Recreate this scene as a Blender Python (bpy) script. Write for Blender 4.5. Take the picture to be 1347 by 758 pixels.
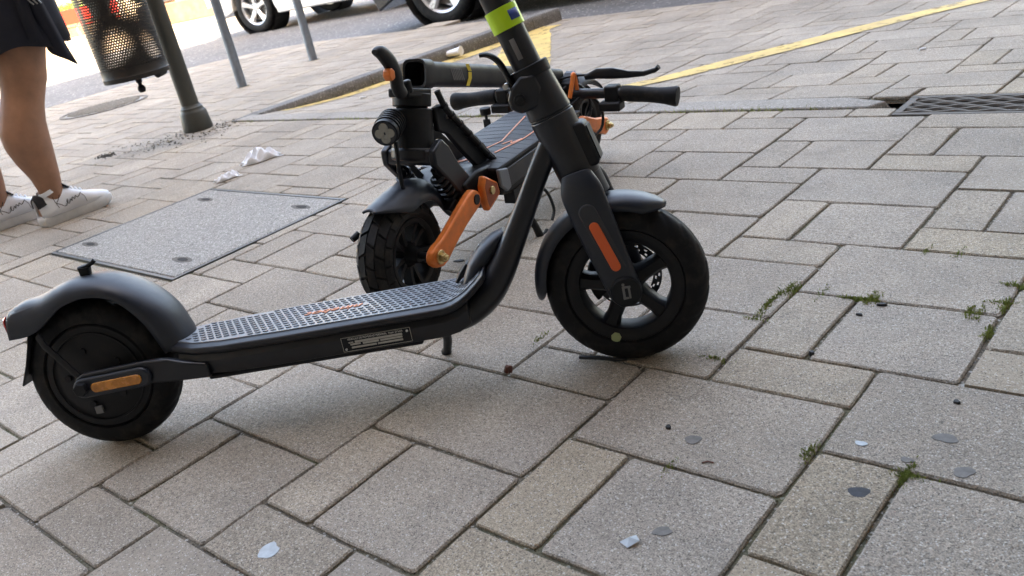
import bpy, bmesh, math, random
import numpy as np
from mathutils import Vector, Matrix

# ------------------------------------------------------------------ scene, camera, sky, sun
for o in list(bpy.data.objects):
    bpy.data.objects.remove(o, do_unlink=True)
scn = bpy.context.scene
COL = scn.collection
R = math.radians
random.seed(7)

CAM_H, F_PX = 0.65, 1146.2
_p, _r, _y = R(22.697), R(-12.671), R(-45.42)
_fw = Vector((math.sin(_y) * math.cos(_p), math.cos(_y) * math.cos(_p), -math.sin(_p)))
_rt = Vector((math.cos(_y), -math.sin(_y), 0))
_up = _rt.cross(_fw)
_r2 = math.cos(_r) * _rt + math.sin(_r) * _up
_u2 = -math.sin(_r) * _rt + math.cos(_r) * _up
cd = bpy.data.cameras.new('camera')
cam = bpy.data.objects.new('camera', cd)
COL.objects.link(cam)
cam.matrix_world = Matrix(((_r2.x, _u2.x, -_fw.x, 0), (_r2.y, _u2.y, -_fw.y, 0), (_r2.z, _u2.z, -_fw.z, CAM_H), (0, 0, 0, 1)))
cd.sensor_width = 36
cd.lens = 36 * F_PX / 1347
cd.clip_start = 0.02
cd.clip_end = 2000
cd.dof.use_dof = True
cd.dof.focus_distance = 1.45
cd.dof.aperture_fstop = 11
scn.camera = cam

SUN_EL, SUN_DIR = R(52), Vector((0.94, -0.34, 0)).normalized()
w = bpy.data.worlds.new('World')
scn.world = w
w.use_nodes = True
wn = w.node_tree
bg = wn.nodes['Background']
sky = wn.nodes.new('ShaderNodeTexSky')
sky.sky_type = 'NISHITA'
sky.sun_disc = False
sky.sun_elevation = SUN_EL
sky.sun_rotation = math.atan2(SUN_DIR.x, SUN_DIR.y)
sky.ozone_density = 0.6
sky.dust_density = 2.5
sky.air_density = 0.9
wn.links.new(sky.outputs[0], bg.inputs[0])
bg.inputs[1].default_value = 0.13
sd = bpy.data.lights.new('sun', 'SUN')
sd.energy = 3.2
sd.angle = R(0.5)
sd.color = (1.0, 0.93, 0.82)
so = bpy.data.objects.new('sun', sd)
COL.objects.link(so)
_sv = Vector((SUN_DIR.x * math.cos(SUN_EL), SUN_DIR.y * math.cos(SUN_EL), math.sin(SUN_EL)))
so.rotation_euler = _sv.to_track_quat('Z', 'Y').to_euler()
so.location = (20, -10, 30)
scn.view_settings.view_transform = 'Standard'
scn.view_settings.look = 'None'
scn.view_settings.gamma = 1
scn.view_settings.exposure = 4.0
scn.view_settings.use_white_balance = True
scn.view_settings.white_balance_temperature = 9000
scn.view_settings.white_balance_tint = 11


# ------------------------------------------------------------------ materials
def nd(nt, t, **k):
    n = nt.nodes.new(t)
    for a, b in k.items():
        setattr(n, a, b)
    return n


def pm(name, col, rough=0.5, metal=0.0, bump=None, var=None, spec=0.5, coat=0.0, emit=None, trans=0.0, dust=0.0):
    """Principled material. bump=(scale, strength, distance); var=(scale, amount)."""
    m = bpy.data.materials.new(name)
    m.use_nodes = True
    nt = m.node_tree
    b = nt.nodes['Principled BSDF']
    b.inputs['Base Color'].default_value = (*col, 1)
    b.inputs['Roughness'].default_value = rough
    b.inputs['Metallic'].default_value = metal
    b.inputs['Specular IOR Level'].default_value = spec
    b.inputs['Coat Weight'].default_value = coat
    b.inputs['Coat Roughness'].default_value = 0.08
    if trans:
        b.inputs['Transmission Weight'].default_value = trans
    if emit:
        b.inputs['Emission Color'].default_value = (*emit[0], 1)
        b.inputs['Emission Strength'].default_value = emit[1]
    tc = nd(nt, 'ShaderNodeTexCoord')
    if var:
        n = nd(nt, 'ShaderNodeTexNoise')
        n.inputs['Scale'].default_value = var[0]
        n.inputs['Detail'].default_value = 5
        n.inputs['Roughness'].default_value = 0.65
        nt.links.new(tc.outputs['Object'], n.inputs['Vector'])
        r = nd(nt, 'ShaderNodeMapRange')
        r.inputs[1].default_value = 0.3
        r.inputs[2].default_value = 0.7
        r.inputs[3].default_value = 1 - var[1]
        r.inputs[4].default_value = 1 + var[1]
        nt.links.new(n.outputs[0], r.inputs[0])
        x = nd(nt, 'ShaderNodeVectorMath', operation='SCALE')
        x.inputs[0].default_value = col
        nt.links.new(r.outputs[0], x.inputs['Scale'])
        nt.links.new(x.outputs[0], b.inputs['Base Color'])
        if dust:
            n3 = nd(nt, 'ShaderNodeTexNoise')
            n3.inputs['Scale'].default_value = 24
            n3.inputs['Detail'].default_value = 7
            n3.inputs['Roughness'].default_value = 0.7
            nt.links.new(tc.outputs['Object'], n3.inputs['Vector'])
            r3 = nd(nt, 'ShaderNodeMapRange')
            r3.inputs[1].default_value = 0.48
            r3.inputs[2].default_value = 0.72
            r3.inputs[3].default_value = 0
            r3.inputs[4].default_value = dust
            nt.links.new(n3.outputs[0], r3.inputs[0])
            mx = nd(nt, 'ShaderNodeMix', data_type='RGBA')
            nt.links.new(r3.outputs[0], mx.inputs['Factor'])
            nt.links.new(x.outputs[0], mx.inputs['A'])
            mx.inputs['B'].default_value = (0.16, 0.14, 0.115, 1)
            nt.links.new(mx.outputs['Result'], b.inputs['Base Color'])
        # uneven gloss from dust and handling
        r2 = nd(nt, 'ShaderNodeMapRange')
        r2.inputs[1].default_value = 0.3
        r2.inputs[2].default_value = 0.7
        r2.inputs[3].default_value = max(0.02, rough - 0.06)
        r2.inputs[4].default_value = min(1, rough + 0.1)
        nt.links.new(n.outputs[0], r2.inputs[0])
        nt.links.new(r2.outputs[0], b.inputs['Roughness'])
    if bump:
        n = nd(nt, 'ShaderNodeTexNoise')
        n.inputs['Scale'].default_value = bump[0]
        n.inputs['Detail'].default_value = 3
        nt.links.new(tc.outputs['Object'], n.inputs['Vector'])
        bp = nd(nt, 'ShaderNodeBump')
        bp.inputs['Strength'].default_value = bump[1]
        bp.inputs['Distance'].default_value = bump[2]
        nt.links.new(n.outputs[0], bp.inputs['Height'])
        nt.links.new(bp.outputs[0], b.inputs['Normal'])
    return m


def stone(name, base=None, tint='object', grain=540, contrast=0.46, stain=0.22, rough=0.82, white=0.05, dark=0.045, bump=0.8, moss=0.0):
    """Speckled stone or concrete: fine grain, pale and dark chips, slow stains, per-piece tint."""
    m = bpy.data.materials.new(name)
    m.use_nodes = True
    nt = m.node_tree
    L = nt.links.new
    b = nt.nodes['Principled BSDF']
    b.inputs['Specular IOR Level'].default_value = 0.35
    geo = nd(nt, 'ShaderNodeNewGeometry')
    pos = geo.outputs['Position']
    if tint == 'object':
        oi = nd(nt, 'ShaderNodeObjectInfo')
        colour = oi.outputs['Color']
    elif tint == 'attr':
        at = nd(nt, 'ShaderNodeAttribute', attribute_name='tint')
        colour = at.outputs['Color']
    else:
        c = nd(nt, 'ShaderNodeRGB')
        c.outputs[0].default_value = (*base, 1)
        colour = c.outputs[0]

    def noise(scale, detail=3, rgh=0.55):
        n = nd(nt, 'ShaderNodeTexNoise')
        n.inputs['Scale'].default_value = scale
        n.inputs['Detail'].default_value = detail
        n.inputs['Roughness'].default_value = rgh
        L(pos, n.inputs['Vector'])
        return n.outputs[0]

    def mrange(s, a, bb, c, d):
        r = nd(nt, 'ShaderNodeMapRange')
        for i, v in enumerate((a, bb, c, d)):
            r.inputs[i + 1].default_value = v
        L(s, r.inputs[0])
        return r.outputs[0]

    def mul(a, bb):
        x = nd(nt, 'ShaderNodeMath', operation='MULTIPLY')
        L(a, x.inputs[0])
        L(bb, x.inputs[1])
        return x.outputs[0]
    g1 = noise(grain, 2)
    g2 = noise(grain * 0.33, 2)
    s1 = noise(2.3, 5, 0.6)
    s2 = noise(14, 4, 0.6)
    f = mul(mrange(g1, 0.3, 0.7, 1 - contrast, 1 + contrast), mrange(g2, 0.3, 0.7, 1 - contrast * 0.5, 1 + contrast * 0.5))
    f = mul(f, mul(mrange(s1, 0.3, 0.7, 1 - stain, 1 + stain * 0.7), mrange(s2, 0.3, 0.7, 1 - stain * 0.6, 1 + stain * 0.5)))
    s3 = noise(7.5, 6, 0.7)
    f = mul(f, mrange(s3, 0.57, 0.74, 1.0, 1 - stain * 1.1))
    sc = nd(nt, 'ShaderNodeVectorMath', operation='SCALE')
    L(colour, sc.inputs[0])
    L(f, sc.inputs['Scale'])
    vo = nd(nt, 'ShaderNodeTexVoronoi')
    vo.inputs['Scale'].default_value = grain * 1.1
    L(pos, vo.inputs['Vector'])
    sp = nd(nt, 'ShaderNodeSeparateColor')
    L(vo.outputs['Color'], sp.inputs[0])
    mw = nd(nt, 'ShaderNodeMix', data_type='RGBA')
    gt = nd(nt, 'ShaderNodeMath', operation='GREATER_THAN')
    gt.inputs[1].default_value = 1 - white
    L(sp.outputs[0], gt.inputs[0])
    L(mrange(gt.outputs[0], 0, 1, 0, 0.42), mw.inputs['Factor'])
    L(sc.outputs[0], mw.inputs['A'])
    mw.inputs['B'].default_value = (0.72, 0.70, 0.66, 1)
    md = nd(nt, 'ShaderNodeMix', data_type='RGBA')
    gd = nd(nt, 'ShaderNodeMath', operation='GREATER_THAN')
    gd.inputs[1].default_value = 1 - dark
    L(sp.outputs[1], gd.inputs[0])
    L(mrange(gd.outputs[0], 0, 1, 0, 0.7), md.inputs['Factor'])
    L(mw.outputs['Result'], md.inputs['A'])
    md.inputs['B'].default_value = (0.06, 0.055, 0.05, 1)
    last = md.outputs['Result']
    if moss:
        mm = nd(nt, 'ShaderNodeMix', data_type='RGBA')
        L(mrange(noise(4.2, 5, 0.65), 0.47, 0.62, 0, moss), mm.inputs['Factor'])
        L(last, mm.inputs['A'])
        mm.inputs['B'].default_value = (0.085, 0.092, 0.030, 1)
        last = mm.outputs['Result']
    L(last, b.inputs['Base Color'])
    L(mrange(s2, 0.3, 0.7, rough - 0.1, rough + 0.08), b.inputs['Roughness'])
    bp = nd(nt, 'ShaderNodeBump')
    bp.inputs['Strength'].default_value = bump
    bp.inputs['Distance'].default_value = 0.0022
    ad = nd(nt, 'ShaderNodeMath', operation='ADD')
    L(g1, ad.inputs[0])
    L(g2, ad.inputs[1])
    L(ad.outputs[0], bp.inputs['Height'])
    L(bp.outputs[0], b.inputs['Normal'])
    return m


MS = {}
MS['slab'] = stone('slab_stone')
MS['slab_far'] = stone('slab_stone_far', tint='attr', contrast=0.22)
MS['bed'] = stone('joint_grit', base=(0.128, 0.104, 0.076), tint=None, grain=260, contrast=0.5, white=0.10, dark=0.12, stain=0.4, moss=0.6)
MS['kerb'] = stone('kerb_granite', base=(0.145, 0.138, 0.132), tint=None, grain=240, contrast=0.22, stain=0.22)
MS['band'] = stone('band_granite', base=(0.285, 0.260, 0.230), tint=None, grain=300, contrast=0.16, stain=0.14)
MS['asphalt'] = stone('road_asphalt', base=(0.115, 0.115, 0.118), tint=None, grain=60, contrast=0.2, stain=0.2, white=0.05, rough=0.8)
MS['plaza'] = stone('plaza_stone', base=(0.21, 0.165, 0.115), tint=None, grain=30, contrast=0.12, stain=0.15)
MS['lid'] = stone('cover_terrazzo', base=(0.275, 0.262, 0.242), tint=None, grain=300, contrast=0.34, white=0.12, dark=0.07, stain=0.12)
MS['iron'] = pm('cast_iron', (0.105, 0.092, 0.080), 0.75, 0.15, bump=(120, 0.4, 0.002), var=(18, 0.3))
MS['steel_edge'] = pm('worn_steel', (0.12, 0.12, 0.12), 0.55, 0.7, var=(30, 0.3))
MS['hole'] = pm('hole_shade', (0.015, 0.014, 0.013), 0.9)  # near-black paints the shade inside slots and openings
MS['yellow'] = pm('yellow_paint', (0.60, 0.42, 0.14), 0.7, bump=(90, 0.4, 0.003), var=(9, 0.22))


def worn(m, scale, lo, hi):
    """flake the paint away where a noise runs high"""
    nt = m.node_tree
    out = nt.nodes['Material Output']
    bs = nt.nodes['Principled BSDF']
    n = nd(nt, 'ShaderNodeTexNoise')
    n.inputs['Scale'].default_value = scale
    n.inputs['Detail'].default_value = 8
    n.inputs['Roughness'].default_value = 0.75
    gm = nd(nt, 'ShaderNodeNewGeometry')
    nt.links.new(gm.outputs['Position'], n.inputs['Vector'])
    r = nd(nt, 'ShaderNodeMapRange')
    r.inputs[1].default_value = lo
    r.inputs[2].default_value = hi
    nt.links.new(n.outputs[0], r.inputs[0])
    tr = nd(nt, 'ShaderNodeBsdfTransparent')
    mx = nd(nt, 'ShaderNodeMixShader')
    nt.links.new(r.outputs[0], mx.inputs[0])
    nt.links.new(bs.outputs[0], mx.inputs[1])
    nt.links.new(tr.outputs[0], mx.inputs[2])
    nt.links.new(mx.outputs[0], out.inputs[0])


worn(MS['yellow'], 11, 0.54, 0.66)
# scooter materials
MS['black'] = pm('black_satin_paint', (0.0048, 0.0064, 0.0112), 0.36, bump=(900, 0.08, 0.0004), var=(22, 0.35), dust=0.04)
MS['fender'] = pm('dark_blue_grey_plastic', (0.0085, 0.0130, 0.0225), 0.42, bump=(1100, 0.10, 0.0004), var=(18, 0.25), dust=0.05)
MS['blackmatt'] = pm('black_matt_plastic', (0.0048, 0.0056, 0.0080), 0.5, bump=(700, 0.12, 0.0005), var=(26, 0.4), spec=0.3, dust=0.05)
MS['rubber'] = pm('tyre_rubber', (0.0060, 0.0064, 0.0080), 0.6, bump=(420, 0.2, 0.0006), var=(35, 0.5), spec=0.22, dust=0.16)
MS['dusty'] = pm('dusty_tyre_rubber', (0.012, 0.012, 0.013), 0.68, bump=(300, 0.25, 0.0008), var=(30, 0.5), spec=0.3, dust=0.22)
MS['mat'] = pm('deck_rubber', (0.125, 0.142, 0.165), 0.42, bump=(800, 0.15, 0.0004), var=(14, 0.2), spec=0.6, dust=0.12)
MS['mat2'] = pm('deck_grip_tape', (0.036, 0.039, 0.046), 0.6, bump=(600, 0.4, 0.0008), var=(12, 0.3), spec=0.35)
MS['orange_mark'] = pm('orange_print', (0.78, 0.30, 0.17), 0.6, var=(120, 0.25))
MS['orange'] = pm('orange_anodised', (0.78, 0.19, 0.035), 0.38, 0.15, bump=(500, 0.1, 0.0005), var=(30, 0.2), dust=0.14)
MS['reflector'] = pm('orange_reflector', (0.72, 0.10, 0.008), 0.3, coat=0.4, bump=(900, 0.3, 0.0005))
MS['amber'] = pm('amber_reflector', (0.55, 0.20, 0.02), 0.25, coat=0.5, bump=(700, 0.4, 0.0006), var=(60, 0.3))
MS['red'] = pm('red_lens', (0.40, 0.012, 0.01), 0.15, coat=0.8)
MS['steel'] = pm('bright_steel', (0.55, 0.55, 0.56), 0.28, 1.0, var=(60, 0.2))
MS['disc'] = pm('brake_disc_steel', (0.07, 0.07, 0.075), 0.4, 0.7, var=(60, 0.3))
MS['brass'] = pm('gold_bolt', (0.62, 0.48, 0.24), 0.3, 1.0, var=(90, 0.3))
MS['plate'] = pm('brushed_plate', (0.42, 0.41, 0.38), 0.4, 0.6, var=(200, 0.15))
MS['white_print'] = pm('pale_print', (0.55, 0.55, 0.54), 0.5)
MS['grey_print'] = pm('grey_print', (0.16, 0.16, 0.165), 0.5)
MS['lime'] = pm('lime_reflective_band', (0.48, 0.78, 0.02), 0.4, coat=0.3, var=(40, 0.06))
MS['blue'] = pm('blue_sticker', (0.015, 0.05, 0.25), 0.4)
MS['yellow_label'] = pm('yellow_label', (0.70, 0.52, 0.03), 0.5, var=(60, 0.15))
MS['led'] = pm('led_lens', (0.34, 0.32, 0.25), 0.15, 0.2, coat=1.0, bump=(260, 0.6, 0.002))
MS['green_sticker'] = pm('pale_green_sticker', (0.30, 0.36, 0.18), 0.6)
# street things
MS['pole'] = pm('pole_paint', (0.060, 0.062, 0.055), 0.45, 0.2, bump=(60, 0.15, 0.002), var=(6, 0.2))
MS['galv'] = pm('galvanised_post', (0.22, 0.26, 0.31), 0.45, 0.65, bump=(40, 0.2, 0.002), var=(14, 0.22))
MS['binmetal'] = pm('bin_metal', (0.022, 0.019, 0.017), 0.5, 0.3, var=(18, 0.3))
MS['tissue'] = pm('white_tissue', (0.80, 0.82, 0.86), 0.85, bump=(60, 0.5, 0.004))
MS['skin'] = pm('skin', (0.33, 0.165, 0.10), 0.5, bump=(160, 0.16, 0.001), var=(13, 0.2))
MS['navy'] = pm('navy_cloth', (0.006, 0.007, 0.016), 0.8, bump=(300, 0.3, 0.001), var=(16, 0.25))
MS['shoe'] = pm('white_leather', (0.76, 0.79, 0.84), 0.45, bump=(260, 0.12, 0.0008), var=(14, 0.05))
MS['sole'] = pm('white_rubber_sole', (0.58, 0.59, 0.60), 0.6, var=(26, 0.12))
MS['blackcloth'] = pm('black_fabric', (0.012, 0.012, 0.016), 0.85, bump=(600, 0.3, 0.0006))
MS['hair'] = pm('dark_hair', (0.02, 0.013, 0.009), 0.5, bump=(120, 0.5, 0.002))
MS['white_car'] = pm('white_car_paint', (0.72, 0.71, 0.69), 0.25, coat=0.8)
MS['dark_car'] = pm('dark_car_paint', (0.012, 0.013, 0.017), 0.25, coat=0.8)
MS['alloy'] = pm('alloy_rim', (0.62, 0.63, 0.65), 0.3, 0.7, var=(20, 0.08))
MS['glass'] = pm('car_glass', (0.02, 0.025, 0.03), 0.05, coat=0.5)
MS['under'] = pm('car_underside', (0.012, 0.012, 0.013), 0.85)
MS['gum'] = pm('flat_gum', (0.17, 0.162, 0.152), 0.95, bump=(200, 0.4, 0.001), var=(60, 0.3))
MS['gum_dark'] = pm('dark_gum', (0.055, 0.060, 0.068), 0.95, bump=(200, 0.4, 0.001), var=(60, 0.3))
MS['gum_pale'] = pm('pale_gum', (0.40, 0.45, 0.48), 0.55, bump=(200, 0.4, 0.001), var=(60, 0.2))
MS['soot'] = pm('black_grit', (0.012, 0.012, 0.014), 0.7)
MS['rust'] = pm('rusty_scrap', (0.13, 0.045, 0.030), 0.7, var=(120, 0.4))
MS['moss'] = pm('moss_green', (0.26, 0.31, 0.095), 0.8, var=(150, 0.5))
MS['drygrass'] = pm('dry_leaf_litter', (0.16, 0.12, 0.065), 0.9, var=(60, 0.5))
MS['dirt'] = pm('dark_soil', (0.055, 0.048, 0.040), 0.95, bump=(150, 0.6, 0.004), var=(30, 0.5))
MS['redplastic'] = pm('red_plastic', (0.50, 0.03, 0.02), 0.4)
MS['leafy'] = pm('bright_leaf', (0.12, 0.20, 0.03), 0.6, var=(8, 0.5))
MS['leafdark'] = pm('dark_leaf', (0.05, 0.09, 0.02), 0.6, var=(8, 0.5))
MS['bark'] = pm('pale_bark', (0.25, 0.20, 0.14), 0.9, bump=(30, 0.6, 0.01), var=(10, 0.3))
MS['terracotta'] = pm('brown_planter', (0.20, 0.12, 0.07), 0.8, var=(6, 0.3))
MS['facade'] = pm('cream_render', (0.50, 0.44, 0.35), 0.9, bump=(20, 0.2, 0.01), var=(0.6, 0.12))
MS['facade_dark'] = pm('brown_stone_facade', (0.27, 0.225, 0.18), 0.9, bump=(20, 0.2, 0.01), var=(0.6, 0.12))  # dark tone chosen to weaken bounce from the unseen walls
MS['winglass'] = pm('window_glass', (0.03, 0.04, 0.05), 0.06)
MS['whiteboard'] = pm('white_board', (0.75, 0.74, 0.72), 0.5, var=(6, 0.06))
MS['greymetal'] = pm('grey_chair_metal', (0.35, 0.35, 0.34), 0.4, 0.8)


# ------------------------------------------------------------------ mesh helpers
class M:
    def __init__(s):
        s.v, s.f = [], []

    def add(s, vs, fs):
        k = len(s.v)
        s.v += [tuple(p) for p in vs]
        s.f += [tuple(i + k for i in q) for q in fs]
        return s

    def loft(s, rings, closed=True, cap0=True, cap1=True):
        n = len(rings[0])
        vs = [p for r in rings for p in r]
        fs = []
        m = n if closed else n - 1
        for a in range(len(rings) - 1):
            for i in range(m):
                j = (i + 1) % n
                fs.append((a * n + i, a * n + j, (a + 1) * n + j, (a + 1) * n + i))
        if closed and cap0:
            fs.append(tuple(range(n)))
        if closed and cap1:
            fs.append(tuple((len(rings) - 1) * n + i for i in range(n)))
        return s.add(vs, fs)

    def box(s, c, d, rot=None):
        x, y, z = d[0] / 2, d[1] / 2, d[2] / 2
        vs = [Vector((a * x, b * y, e * z)) for a in (-1, 1) for b in (-1, 1) for e in (-1, 1)]
        if rot is not None:
            vs = [rot @ p for p in vs]
        vs = [p + Vector(c) for p in vs]
        return s.add(vs, [(0, 1, 3, 2), (4, 6, 7, 5), (0, 4, 5, 1), (2, 3, 7, 6), (0, 2, 6, 4), (1, 5, 7, 3)])

    def cyl(s, p0, p1, r0, r1=None, n=18, cap=True):
        r1 = r0 if r1 is None else r1
        p0, p1 = Vector(p0), Vector(p1)
        d = (p1 - p0).normalized()
        a = d.orthogonal().normalized()
        b = d.cross(a)
        rg = [[p + (a * math.cos(t) + b * math.sin(t)) * r for t in [2 * math.pi * i / n for i in range(n)]] for p, r in ((p0, r0), (p1, r1))]
        return s.loft(rg, True, cap, cap)

    def tube(s, path, ra, n=10, rb=None, ref=None, e=1.0, cap=True):
        """sweep; ra along 'side' axis, rb along the other; lists or numbers; e<1 squares the section"""
        P = [Vector(p) for p in path]
        k = len(P)
        ra = ra if isinstance(ra, (list, tuple)) else [ra] * k
        rb = ra if rb is None else (rb if isinstance(rb, (list, tuple)) else [rb] * k)
        a = None
        rings = []
        for i in range(k):
            d = (P[min(i + 1, k - 1)] - P[max(i - 1, 0)]).normalized()
            if ref is not None:
                a = Vector(ref)
                a = (a - d * a.dot(d)).normalized()
            elif a is None:
                a = d.orthogonal().normalized()
            else:
                a = (a - d * a.dot(d)).normalized()
            b = d.cross(a)
            rg = []
            for q in range(n):
                t = 2 * math.pi * (q + 0.5) / n
                c, sn = math.cos(t), math.sin(t)
                c = math.copysign(abs(c) ** e, c)
                sn = math.copysign(abs(sn) ** e, sn)
                rg.append(P[i] + a * c * ra[i] + b * sn * rb[i])
            rings.append(rg)
        return s.loft(rings, True, cap, cap)

    def lathe(s, prof, n=48, c=(0, 0, 0), axis='y', closed=True):
        """prof: (radius, along axis). closed=True joins last profile point to first"""
        m = len(prof)
        vs = []
        for i in range(n):
            t = 2 * math.pi * i / n
            for r, h in prof:
                if axis == 'y':
                    vs.append((c[0] + r * math.cos(t), c[1] + h, c[2] + r * math.sin(t)))
                elif axis == 'z':
                    vs.append((c[0] + r * math.cos(t), c[1] + r * math.sin(t), c[2] + h))
                else:
                    vs.append((c[0] + h, c[1] + r * math.cos(t), c[2] + r * math.sin(t)))
        fs = []
        for i in range(n):
            j = (i + 1) % n
            for a in range(m if closed else m - 1):
                b = (a + 1) % m
                fs.append((i * m + a, j * m + a, j * m + b, i * m + b))
        return s.add(vs, fs)

    def prism(s, poly, t0, t1, plane='xz'):
        n = len(poly)
        mp = {'xz': lambda a, b, t: (a, t, b), 'xy': lambda a, b, t: (a, b, t), 'yz': lambda a, b, t: (t, a, b)}[plane]
        vs = [mp(a, b, t0) for a, b in poly] + [mp(a, b, t1) for a, b in poly]
        fs = [tuple(range(n)), tuple(range(n, 2 * n))] + [(i, (i + 1) % n, (i + 1) % n + n, i + n) for i in range(n)]
        return s.add(vs, fs)

    def xf(s, mat):
        s.v = [tuple(mat @ Vector(p)) for p in s.v]
        return s

    def mesh(s, name, mat, smooth=True, ang=38, fixn=True):
        me = bpy.data.meshes.new(name)
        me.from_pydata(s.v, [], s.f)
        if fixn:
            bm = bmesh.new()
            bm.from_mesh(me)
            bmesh.ops.recalc_face_normals(bm, faces=bm.faces)
            bm.to_mesh(me)
            bm.free()
        if smooth:
            me.polygons.foreach_set('use_smooth', [True] * len(me.polygons))
            me.set_sharp_from_angle(angle=R(ang))
        me.materials.append(MS[mat] if isinstance(mat, str) else mat)
        me.update()
        return me

    def obj(s, name, mat, parent=None, bevel=0, seg=2, smooth=True, ang=38, solid=0, sub=0, mods=()):
        o = bpy.data.objects.new(name, s.mesh(name, mat, smooth, ang))
        COL.objects.link(o)
        if parent:
            o.parent = parent
        if solid:
            q = o.modifiers.new('thickness', 'SOLIDIFY')
            q.thickness = solid
            q.offset = 0
        if bevel:
            q = o.modifiers.new('edge', 'BEVEL')
            q.width = bevel
            q.segments = seg
            q.limit_method = 'ANGLE'
            q.angle_limit = R(35)
            q.harden_normals = False
        if sub:
            q = o.modifiers.new('smooth', 'SUBSURF')
            q.levels = q.render_levels = sub
        return o


def tag(o, label=None, cat=None, group=None, kind=None):
    if label:
        o['label'] = label
    if cat:
        o['category'] = cat
    if group:
        o['group'] = group
    if kind:
        o['kind'] = kind
    return o


def empty(name, loc=(0, 0, 0), rz=0, mat=None):
    o = bpy.data.objects.new(name, None)
    COL.objects.link(o)
    o.empty_display_size = 0.05
    if mat is not None:
        o.matrix_world = mat
    else:
        o.location = loc
        o.rotation_euler = (0, 0, rz)
    return o


def capsule(p, q, r, n=8):
    """2-D capsule outline from p to q"""
    p, q = Vector(p), Vector(q)
    a = math.atan2(q.y - p.y, q.x - p.x)
    out = []
    for c, s0 in ((p, a + math.pi / 2), (q, a - math.pi / 2)):
        for i in range(n + 1):
            t = s0 + math.pi * i / n
            out.append((c.x + r * math.cos(t), c.y + r * math.sin(t)))
    return out


def text(name, body, size, mat, parent, m4, extrude=0.0004, shear=0.0, sx=1.0):
    cu = bpy.data.curves.new(name, 'FONT')
    cu.body = body
    cu.size = size
    cu.extrude = extrude
    cu.shear = shear
    cu.align_x = 'CENTER'
    cu.align_y = 'CENTER'
    cu.resolution_u = 3
    t = bpy.data.objects.new(name + '_curve', cu)
    COL.objects.link(t)
    bpy.context.view_layer.update()
    me = bpy.data.meshes.new_from_object(t.evaluated_get(bpy.context.evaluated_depsgraph_get()))
    bpy.data.objects.remove(t, do_unlink=True)
    bpy.data.curves.remove(cu)
    me.transform(m4 @ Matrix.Diagonal((sx, 1, 1, 1)))
    me.materials.clear()
    me.materials.append(MS[mat])
    me.name = name
    o = bpy.data.objects.new(name, me)
    COL.objects.link(o)
    o.parent = parent
    return o


def axes(xa, ya, za, loc):
    xa, ya, za = Vector(xa), Vector(ya), Vector(za)
    return Matrix(((xa.x, ya.x, za.x, loc[0]), (xa.y, ya.y, za.y, loc[1]), (xa.z, ya.z, za.z, loc[2]), (0, 0, 0, 1)))


def project(p):
    d = Vector(p) - Vector((0, 0, CAM_H))
    z = d.dot(_fw)
    if z < 0.05:
        return None
    return 673.5 + F_PX * d.dot(_r2) / z, 379 - F_PX * d.dot(_u2) / z, z


# ------------------------------------------------------------------ the setting: ground, road, pavement, bay
ROAD_Z = -0.09
g = M()
g.add([(-500, -500, ROAD_Z - 0.012), (500, -500, ROAD_Z - 0.012), (500, 500, ROAD_Z - 0.012), (-500, 500, ROAD_Z - 0.012)], [(0, 1, 2, 3)])
tag(g.obj('ground', 'plaza', smooth=False), kind='structure')
g = M()
g.add([(-15.5, -40, ROAD_Z), (40, -40, ROAD_Z), (40, 60, ROAD_Z), (-15.5, 60, ROAD_Z)], [(0, 1, 2, 3)])
tag(g.obj('road', 'asphalt', smooth=False), kind='structure')

# slab lattice measured on the paving: 3x2, 2x2, 2x1 and 1x2 slabs on a 10 cm module
X0, DX, Y0, DY = -0.28795, -0.1014, 0.23205, 0.0988
BAND0, BAND1, KERB_X, BAY_Y1 = 2.282, 2.388, -4.04, 4.95
LID = (-2.825, 0.878, -2.062, 1.450)       # x0, y0, x1, y1
GULLY = (-0.785, 2.222, -0.20, 2.392)


def bay_z(x, y):
    """the bay dips behind the band, deepest along the kerb"""
    d = float(np.interp(y, [BAND1, 2.62, 2.90, 3.3, 4.3, 9], [0, -.030, -.052, -.060, -.078, -.080]))
    k = float(np.interp(x, [-3.0, -1.4, 0.0], [1, .62, .45]))
    return d * k if y < 3.3 else d * (k + (1 - k) * min(1, (y - 3.3) / 1.2))


def lattice(i0, i1, j0, j1):
    out = []
    for a in range(-60, 60):
        for b in range(-60, 60):
            pi, pj = 1 + 3 * a + 2 * b, 5 - a + 4 * b
            if not (i0 - 6 < pi < i1 + 6 and j0 - 6 < pj < j1 + 6):
                continue
            for (di, dj, wi, wj) in ((0, 0, 3, 2), (0, 2, 2, 1), (0, -2, 2, 2), (2, -2, 1, 2)):
                i, j = pi + di, pj + dj
                xa, xb = X0 + DX * (i + wi), X0 + DX * i
                ya, yb = Y0 + DY * j, Y0 + DY * (j + wj)
                out.append((xa, ya, xb, yb, wi * wj))
    return out


def minus(r, h):
    """rectangle r minus rectangle h -> list of rectangles"""
    x0, y0, x1, y1 = r[:4]
    a0, b0, a1, b1 = h
    if x1 <= a0 or x0 >= a1 or y1 <= b0 or y0 >= b1:
        return [r]
    out = []
    if x0 < a0:
        out.append((x0, y0, a0, y1))
    if x1 > a1:
        out.append((a1, y0, x1, y1))
    xa, xb = max(x0, a0), min(x1, a1)
    if y0 < b0:
        out.append((xa, y0, xb, b0))
    if y1 > b1:
        out.append((xa, b1, xb, y1))
    return [(*q, 2) for q in out if q[2] - q[0] > 0.012 and q[3] - q[1] > 0.012]


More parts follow.
